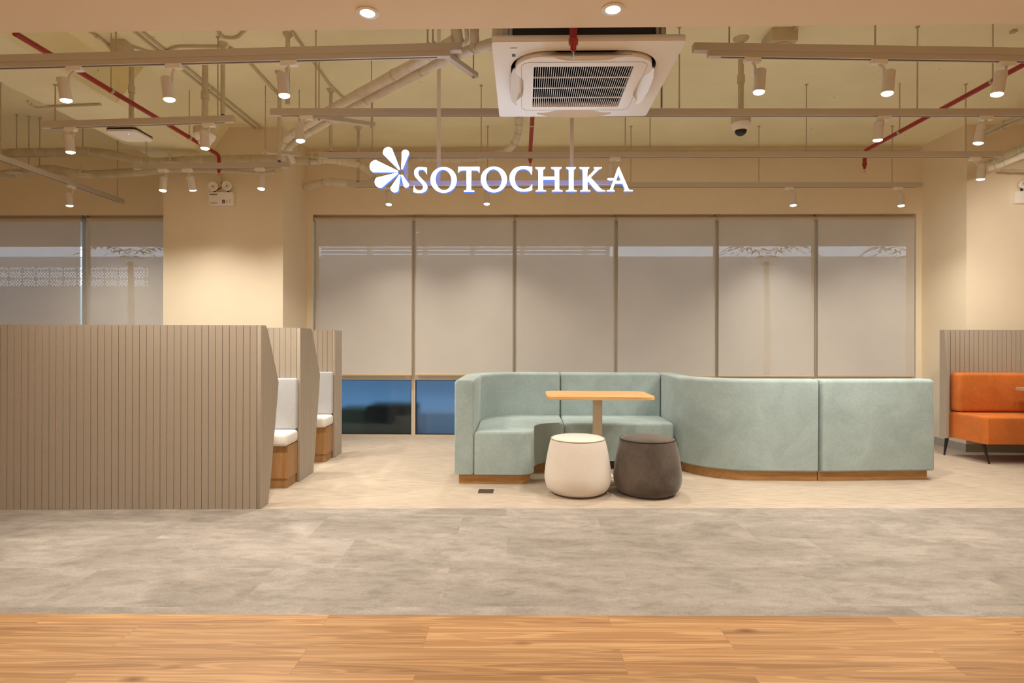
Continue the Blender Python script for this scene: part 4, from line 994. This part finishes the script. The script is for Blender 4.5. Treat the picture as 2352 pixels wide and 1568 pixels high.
lagged(P([(1135, 98), (1059, 122), (998, 150), (906, 197), (814, 246), (738, 289), (690, 318), (664, 342)], ZL-0.01)+[atz(664, 342, ZL)+Vector((-0.02, 0.15, -0.08))], 0.031, 'thinner lagged pipe running diagonally beside the thicker one')
p0 = atz(1053, 98, ZL); lagged([p0, p0+Vector((-0.01, -0.03, 0.06)), p0+Vector((-0.02, -0.05, 0.3)), p0+Vector((-0.02, -0.05, 0.49))], 0.036, 'smooth lagged riser left of the air conditioner, leftmost of the risers', bands=1)
p0 = atz(1072, 92, ZL); lagged([p0+Vector((-0.05, 0.04, -0.02)), p0, p0+Vector((0.0, -0.03, 0.1)), p0+Vector((0.0, -0.03, 0.49))], 0.014, 'thin riser pipe between two lagged risers', bands=0)
p0 = atz(1089, 106, ZL); lagged([p0+Vector((-0.02, 0.02, -0.02)), p0, p0+Vector((0.005, -0.05, 0.1)), p0+Vector((0.0, -0.06, 0.3)), p0+Vector((0.0, -0.06, 0.49))], 0.030, 'ridged lagged riser left of the air conditioner, middle of the risers', bands=4)
p0 = atz(1138, 98, ZL); lagged([p0+Vector((-0.05, 0.03, -0.01)), p0+Vector((0.0, 0.01, 0.0)), p0+Vector((0.015, -0.02, 0.12)), p0+Vector((0.015, -0.02, 0.49))], 0.034, 'lagged riser touching the left side of the air conditioner', bands=2)

def channel(pa, pb, z, label, hang=True):
    a, b = atz(*pa, z), atz(*pb, z); ang = math.atan2(b.y-a.y, b.x-a.x); L = (b-a).length
    t = tag(empty('pipe_bracket', tuple((a+b)/2)), label, 'bracket', 'strut brackets carrying the lagged pipes')
    mt = Matrix.Translation(a) @ Matrix.Rotation(ang, 4, 'Z')
    bm = NB(); box(bm, (0, -0.02, -0.004), (L, 0.02, 0.0), 0, mtx=mt); box(bm, (0, -0.02, 0), (L, -0.016, 0.028), 0, mtx=mt); box(bm, (0, 0.016, 0), (L, 0.02, 0.028), 0, mtx=mt)
    link('channel', bm, M['track'], t, smooth=0)
    if hang:
        for f in (0.06, 0.94):
            c = a.lerp(b, f); bm = NB(); tube(bm, [(c.x, c.y, z-0.02), (c.x, c.y, ZC)], 0.005, 8); lathe(bm, [(0.011, -0.014), (0.011, -0.004)], 6, (c.x, c.y, z)); link('hanger_rod', bm, M['rod'], t)
channel((987, 103), (1093, 178), ZL-0.070, 'strut bracket under the lagged pipes nearest the air conditioner')
channel((724, 271), (861, 290), ZL-0.075, 'strut bracket under the middle of the lagged pipes')
channel((604, 350), (692, 358), ZL-0.13, 'strut bracket at the far lower end of the lagged pipes')

def Py(l, y): return [aty(px, py, yy if yy else y) for px, py, yy in l]
lagged(Py([(-120, 352, 6.1), (0, 352, 6.1), (60, 351, 6.1), (120, 350, 6.1), (180, 348, 6.1), (225, 350, 6.1), (270, 358, 6.1), (320, 370, 6.15), (370, 372, 6.2), (440, 368, 6.25), (520, 366, 6.3), (620, 366, 6.3), (711, 370, 6.35)], 6.1), 0.046, 'upper of two dirty lagged ducts weaving across at the left', 'duct', 'lagged_duct', 'lagged ducts at the left', 6, 'duct')
lagged(Py([(-120, 405, 6.15), (0, 400, 6.15), (60, 395, 6.15), (115, 388, 6.15), (165, 397, 6.15), (215, 400, 6.2), (300, 396, 6.2), (380, 390, 6.25), (430, 387, 6.3)], 6.1), 0.044, 'lower of two dirty lagged ducts at the left, behind the diagonal track', 'duct', 'lagged_duct', 'lagged ducts at the left', 6, 'duct')
lagged(Py([(428, 392, 6.32), (480, 392, 6.34), (540, 394, 6.34), (600, 398, 6.34), (632, 395, 6.36)], 6.3), 0.024, 'thin cream duct end crossing above the emergency light', 'pipe', 'lagged_duct', 'lagged ducts at the left', 1, 'duct')
lagged(Py([(705, 369, 6.4), (748, 367, 6.4), (780, 370, 6.45), (812, 376, 6.5), (838, 388, 6.55), (852, 402, 6.6), (866, 420, 6.65)], 6.4), 0.042, 'lagged pipe curving down behind the petal emblem', 'lagging', 'lagged_pipe', 'lagged pipes under the ceiling', 4)
lagged(Py([(704, 430, 7.10), (735, 421, 7.0), (764, 418, 6.95), (800, 421, 6.95), (850, 424, 6.95), (900, 420, 6.95)], 6.9), 0.048, 'lagged pipe coming out of the pillar side below the emblem', 'lagging', 'lagged_pipe', 'lagged pipes under the ceiling', 2)
lagged(Py([(1192, 268, 6.2), (1191, 300, 6.3), (1182, 328, 6.4), (1162, 347, 6.5), (1130, 358, 6.6), (1050, 366, 6.7), (960, 362, 6.8)], 6.4), 0.038, 'lagged pipe dropping below the air conditioner and bending left', 'lagging', 'lagged_pipe', 'lagged pipes under the ceiling', 7)
lagged(Py([(2262, 385, 6.1), (2290, 372, 6.0), (2320, 355, 5.9), (2352, 342, 5.8), (2420, 310, 5.6)], 6), 0.05, 'upper lagged pipe bundle at the top right, above the pillar', 'duct', 'lagged_pipe', 'lagged pipes under the ceiling', 5)
lagged(Py([(2268, 388, 5.85), (2300, 378, 5.8), (2352, 356, 5.65), (2420, 330, 5.4)], 6), 0.03, 'lower lagged pipe beside the bundle at the top right', 'lagging', 'lagged_pipe', 'lagged pipes under the ceiling', 3)

def conduit(pts, rad, label, name='conduit', m='pipe', clips=1, sharp=0.05, cat='conduit'):
    cv = bent(pts, sharp); t = tag(empty(name, tuple(cv[0])), label, cat, 'thin conduits under the ceiling')
    bm = NB(); tube(bm, cv, rad, 8); link('tube', bm, M[m], t, smooth=60)
    a, b = Vector(pts[0]), Vector(pts[1]); c = a.lerp(b, 0.5); d = (b-a).normalized()
    if clips:
        bm = NB(); tube(bm, [c-d*0.012, c+d*0.012], rad*1.5, 8); link('clip', bm, M['track'], t)
Zc = ZC-0.014
Q = lambda l, z=Zc: [atz(x, y, z) for x, y in l]
conduit(Q([(300, 66), (596, 303)]), 0.011, 'left one of two parallel conduits running diagonally at the upper left')
conduit(Q([(318, 66), (603, 297)]), 0.011, 'right one of two parallel conduits running diagonally at the upper left')
conduit(Q([(670, 72), (757, 195), (800, 237)]), 0.011, 'diagonal conduit right of the nearest left track spotlight')
conduit(Q([(527, 110), (560, 130), (640, 218)]), 0.013, 'short diagonal conduit leading to the third spotlight')
conduit(Q([(205, 72), (240, 95), (262, 122), (285, 128)]), 0.011, 'bent conduit feeding the small round ceiling speaker')
conduit(Q([(245, 104), (310, 108), (345, 122), (380, 120), (405, 107), (512, 108)]), 0.010, 'wavy conduit crossing the upper left ceiling', sharp=0.08)
conduit(Q([(497, 68), (512, 88), (545, 88), (566, 68)]), 0.010, 'short bent conduit beside the soffit edge at the upper left')
zb3 = 3.27-0.012
conduit([atz(63, 232, zb3), atz(78, 247, zb3), atz(232, 240, zb3)], 0.010, 'conduit crossing the underside of the concrete beam')
g0 = atz(235, 240, zb3)
conduit([aty(742, 349, YW-0.03), aty(2112, 347, YW-0.03)], 0.012, 'long conduit along the top of the window wall')
conduit([Vector((XL1+0.02, YW-0.09, aty(1400, 354, YW-0.09).z)), aty(2090, 350, YW-0.09)], 0.016, 'second, thicker conduit along the top of the window wall')
a_, b_ = atz(1808, 92, Zc), atz(1840, 45, Zc)
conduit([a_, b_], 0.013, 'short conduit leaving the square speaker box at the upper right', clips=0)
conduit(Q([(2262, 302), (2352, 262), (2460, 214)], 3.45), 0.018, 'rear pipe of the pair above the right pillar')
conduit(Q([(2262, 312), (2352, 272), (2460, 226)], 3.42), 0.018, 'front pipe of the pair above the right pillar')
conduit([aty(2300, 391, 6.3), aty(2352, 393, 6.3), aty(2420, 395, 6.3)], 0.014, 'thin conduit above the right emergency light')

# ------------------------------------------------------------------ ceiling drop poles
def pole(px, py_top, py_bot, label, tip=True, rad=0.017, flange=0.04, y=None, name='ceiling_pole', coll=None):
    p = atz(px, py_top, ZC) if y is None else aty(px, py_top, y); z1 = ZC; q = aty(px, py_bot, p.y)
    t = tag(empty(name, (p.x, p.y, ZC)), label, 'pole', 'cream drop poles from the ceiling')
    bm = NB(); tube(bm, [(p.x, p.y, q.z), (p.x, p.y, ZC)], rad, 12); link('tube', bm, M['pipe'], t)
    bm = NB(); lathe(bm, [(flange, 0), (flange*0.9, -0.012), (rad*1.3, -0.03), (rad*1.2, -0.034)], 20, (p.x, p.y, ZC)); link('flange', bm, M['pipe'], t)
    if coll:
        c = aty(px, coll, p.y); bm = NB(); lathe(bm, [(rad*1.35, -0.03), (rad*1.35, 0.03)], 14, (c.x, p.y, c.z)); link('collar', bm, M['pipe'], t)
    if tip:
        bm = NB(); lathe(bm, [(rad*0.8, 0), (rad*0.8, -0.012), (0, -0.014)], 12, (p.x, p.y, q.z)); link('cap', bm, M['black'], t)
    return Vector((p.x, p.y, q.z))
pole(642, 165, 369, 'cream pole with black cap ending above the short pillar track')
pole(760, 205, 348, 'cream pole crossing behind the long track left of the emblem')
pole(823, 292, 416, 'furthest short cream pole left of the emblem')
pole(661, 77, 240, 'cream pole behind the third spotlight at the upper left', tip=False)
pole(512, 99, 263, 'cream pole with black cap beside the white dome pole')
pw = pole(471, 128, 300, 'cream pole holding the white dome', tip=False, rad=0.024, coll=220)
pa_ = pole(302, 118, 297, 'cream pole holding the thin access point', tip=False, rad=0.019, coll=205)
pc = pole(1702, 88, 268, 'cream pole holding the dark dome camera', tip=False, rad=0.022, flange=0.062, coll=182)
# access point
t = tag(empty('wireless_access_point', tuple(pa_)), 'thin square white access point with black edge under the beam', 'access point')
rot = Matrix.Translation(pa_) @ Matrix.Rotation(R(0), 4, 'Z')
bm = NB(); prism(bm, rrect(pa_.x, pa_.y, 0.12, 0.12, 0.02), pa_.z-0.03, pa_.z+0.01); link('mount', bm, M['pipe'], t)
ca = Vector((pa_.x-0.01, pa_.y, pa_.z-0.055))
bm = NB(); prism(bm, rrect(ca.x, ca.y, 0.25, 0.25, 0.035), ca.z+0.012, ca.z+0.027); link('back_shell', bm, M['black'], t)
bm = NB(); prism(bm, rrect(ca.x, ca.y, 0.25, 0.25, 0.035), ca.z-0.005, ca.z+0.012, 0); link('front_shell', bm, M['white'], t)
bm = NB(); lathe(bm, [(0.004, -0.0002), (0.004, -0.002), (0, -0.002)], 10, (ca.x+0.03, ca.y-0.06, ca.z-0.005)); link('status_light', bm, M['blue'], t)
def dome_cam(p, label, r=0.075, dark=True, name='dome_camera'):
    t = tag(empty(name, tuple(p)), label, 'camera', None)
    bm = NB(); lathe(bm, [(r*0.95, 0), (r, -0.004), (r, -0.045), (r*0.97, -0.05)], 28, tuple(p)); link('mounting_ring', bm, M['pipe'], t)
    bm = NB(); lathe(bm, [(r*0.92, -0.05), (r*0.98, -0.058), (r*0.95, -0.075), (r*0.80, -0.10), (r*0.62, -0.11)], 28, tuple(p)); link('housing', bm, M['white'], t)
    bm = NB(); prof_ = [(r*0.62*math.cos(R(a)), -0.108-r*0.62*math.sin(R(a))*0.95) for a in range(0, 91, 15)]; lathe(bm, prof_, 24, tuple(p)); link('dome', bm, M['black'] if dark else M['white'], t)
dome_cam(pc, 'white ceiling camera with dark dome, right of the air conditioner')
dome_cam(pw+Vector((0.0, 0, 0.02)), 'white ceiling dome behind the right spotlight of the short left track', 0.088, False, 'ceiling_dome')
# speakers
def speaker_box(px, py, w, label, r):
    p = atz(px, py, ZC-0.10); t = tag(empty('ceiling_speaker', (p.x, p.y, ZC)), label, 'ceiling speaker', 'ceiling speakers')
    bm = NB(); box(bm, (p.x-w/2, p.y-w/2, ZC-0.10), (p.x+w/2, p.y+w/2, ZC), 0.004, 1); link('box', bm, M['pipe'], t)
    bm = NB(); lathe(bm, [(r, 0), (r, -0.008), (r*0.82, -0.010), (r*0.80, -0.003)], 32, (p.x, p.y, ZC-0.10), cap=False); link('trim_ring', bm, M['track'], t)
    bm = NB(); lathe(bm, [(r*0.8, 0), (r*0.8, -0.003), (0, -0.004)], 32, (p.x, p.y, ZC-0.10)); link('grille', bm, M['rod'], t)
speaker_box(1790, 108, 0.20, 'square boxed round speaker on the ceiling at the upper right', 0.085)
speaker_box(282, 126, 0.11, 'small round speaker on the ceiling at the upper left', 0.05)
# small hook / plate at far right
p = atz(2328, 72, ZC-0.01); bm = NB(); box(bm, (p.x-0.018, p.y-0.018, ZC-0.02), (p.x+0.018, p.y+0.018, ZC)); tag(link('junction_plate', bm, M['rod'], smooth=0), 'tiny metal plate on the ceiling near the top right corner', 'plate')

# extra threaded rods of the left ducts
def ductrod(px, py0, py1, y, label):
    p = aty(px, py1, y); z1 = ZC
    bm = NB(); tube(bm, [(p.x, y, p.z), (p.x, y, z1)], 0.005, 8); lathe(bm, [(0.014, -0.006), (0.014, 0)], 10, (p.x, y, z1))
    tag(link('hanger_rod', bm, M['rod']), label, 'rod', 'threaded rods of the left ducts')
for px, py1, y, lb in ((38, 345, 6.1, 'threaded rod carrying the upper duct, closest to the left edge'), (66, 382, 6.15, 'threaded rod carrying the lower duct at the far left'), (91, 395, 6.2, 'threaded rod left of the left track spotlight'), (190, 345, 6.15, 'threaded rod right of the left track spotlight')):
    ductrod(px, 0, py1, y, lb)
def saddle(px, py, y, label, w=0.17):
    p = aty(px, py, y); t = tag(empty('duct_saddle', tuple(p)), label, 'bracket', 'white saddles under the ducts')
    bm = NB(); prism(bm, rrect(p.x, p.y-0.02, w, 0.12, 0.03), p.z-0.008, p.z+0.006, 0.002, 1); link('plate', bm, M['track'], t)
    bm = NB(); box(bm, (p.x-0.012, p.y-0.075, p.z), (p.x+0.012, p.y-0.07, p.z+0.10)); link('strap', bm, M['track'], t, smooth=0)
saddle(40, 399, 6.13, 'saddle under the lower duct at the far left'); saddle(196, 403, 6.2, 'saddle under the lower duct right of the left spotlight'); saddle(400, 376, 6.22, 'saddle under the upper duct above the pillar', 0.16); saddle(722, 374, 6.4, 'saddle under the pipe left of the emblem', 0.14)

# ------------------------------------------------------------------ emergency lights
def emergency(px0, px1, py0, py1, lamps, label, words=True):
    y = YP-0.06; a = aty(px0, py1, y); b = aty(px1, py0, y)
    t = tag(empty('emergency_light', ((a.x+b.x)/2, YP, a.z)), label, 'emergency light', 'twin-lamp emergency lights on the pillars')
    bm = NB(); box(bm, (a.x, y, a.z), (b.x, YP-0.001, b.z), 0.006, 2); link('case', bm, M['white'], t)
    for lx, ly in lamps:
        c = aty(lx, ly, y-0.01)
        bm = NB(); mt = Matrix.Translation(c) @ Matrix.Rotation(R(82), 4, 'X') @ Matrix.Rotation(R(10), 4, 'Y')
        lathe(bm, [(0, -0.05), (0.028, -0.045), (0.05, -0.015), (0.053, 0.0), (0.053, 0.012), (0.046, 0.014), (0.040, 0.004), (0.015, -0.002), (0, -0.002)], 28, mtx=mt); lp = link('lamp_head', bm, M['white'], t)
        bm = NB(); lathe(bm, [(0.010, 0.0), (0.010, 0.006), (0, 0.008)], 12, mtx=mt); link('reflector', bm, M['steel'], lp)
        bm = NB(); tube(bm, [(c.x, y+0.02, b.z-0.005), (c.x, y+0.02, c.z-0.04)], 0.01, 8); link('swivel', bm, M['black'], t)
    if words:
        def put(s, size, px, py, m, bold=0):
            bm = text_bm(s, size, 0.0004, bold); bmesh.ops.rotate(bm, matrix=Matrix.Rotation(PI/2, 3, 'X'), verts=bm.verts[:])
            q = aty(px, py, y-0.0008); bmesh.ops.translate(bm, vec=q, verts=bm.verts[:]); link('printed_text', bm, m, t, smooth=0)
        put('maspion', 0.026, 481, 447.5, M['ink'], 0.0006)
        bm = NB(); q = aty(513, 463, y-0.001); box(bm, (q.x-0.015, y-0.002, q.z-0.021), (q.x+0.015, y-0.0001, q.z+0.021), 0.0008, 1); link('badge', bm, M['navy'], t)
        bm = text_bm('2', 0.038, 0.0004, 0.0006); bmesh.ops.rotate(bm, matrix=Matrix.Rotation(PI/2, 3, 'X'), verts=bm.verts[:]); bmesh.ops.translate(bm, vec=(q.x-0.011, y-0.003, q.z-0.015), verts=bm.verts[:]); link('printed_text', bm, M['white'], t, smooth=0)
        for (x, yy, w) in ((491, 464.5, 0.08), (491, 467, 0.08), (521, 460, 0.02), (521, 463, 0.02), (521, 466, 0.02), (528, 459, 0.022), (528, 462, 0.022), (528, 465, 0.018)):
            q = aty(x, yy, y-0.001); bm = NB(); box(bm, (q.x-w/2, y-0.001, q.z-0.0025), (q.x+w/2, y-0.0001, q.z+0.0025)); link('fine_print', bm, M['ink_grey'], t, smooth=0)
    return t
emergency(479, 535, 441, 471, [(489, 428), (521, 427)], 'white twin-lamp emergency light on the left pillar')
emergency(2336, 2398, 438, 466, [(2352, 422), (2382, 422)], 'white emergency light cut by the right edge', False)
bm = NB(); tube(bm, curve([aty(510, 398, YP-0.02), aty(509, 412, YP-0.02), aty(508, 418, YP-0.02)]), 0.008, 8); e0 = tag(link('cable_conduit', bm, M['pipe']), 'short cream cable pipe dropping to the left emergency light', 'conduit')
bm = NB(); tube(bm, curve([aty(508.5, 418, YP-0.02), aty(508.5, 430, YP-0.02), aty(502, 434, YP-0.02), aty(494, 438, YP-0.03), aty(494, 441, YP-0.03)]), 0.006, 8); tag(link('red_cable', bm, M['red']), 'short red cable between the lamps of the left emergency light', 'cable')
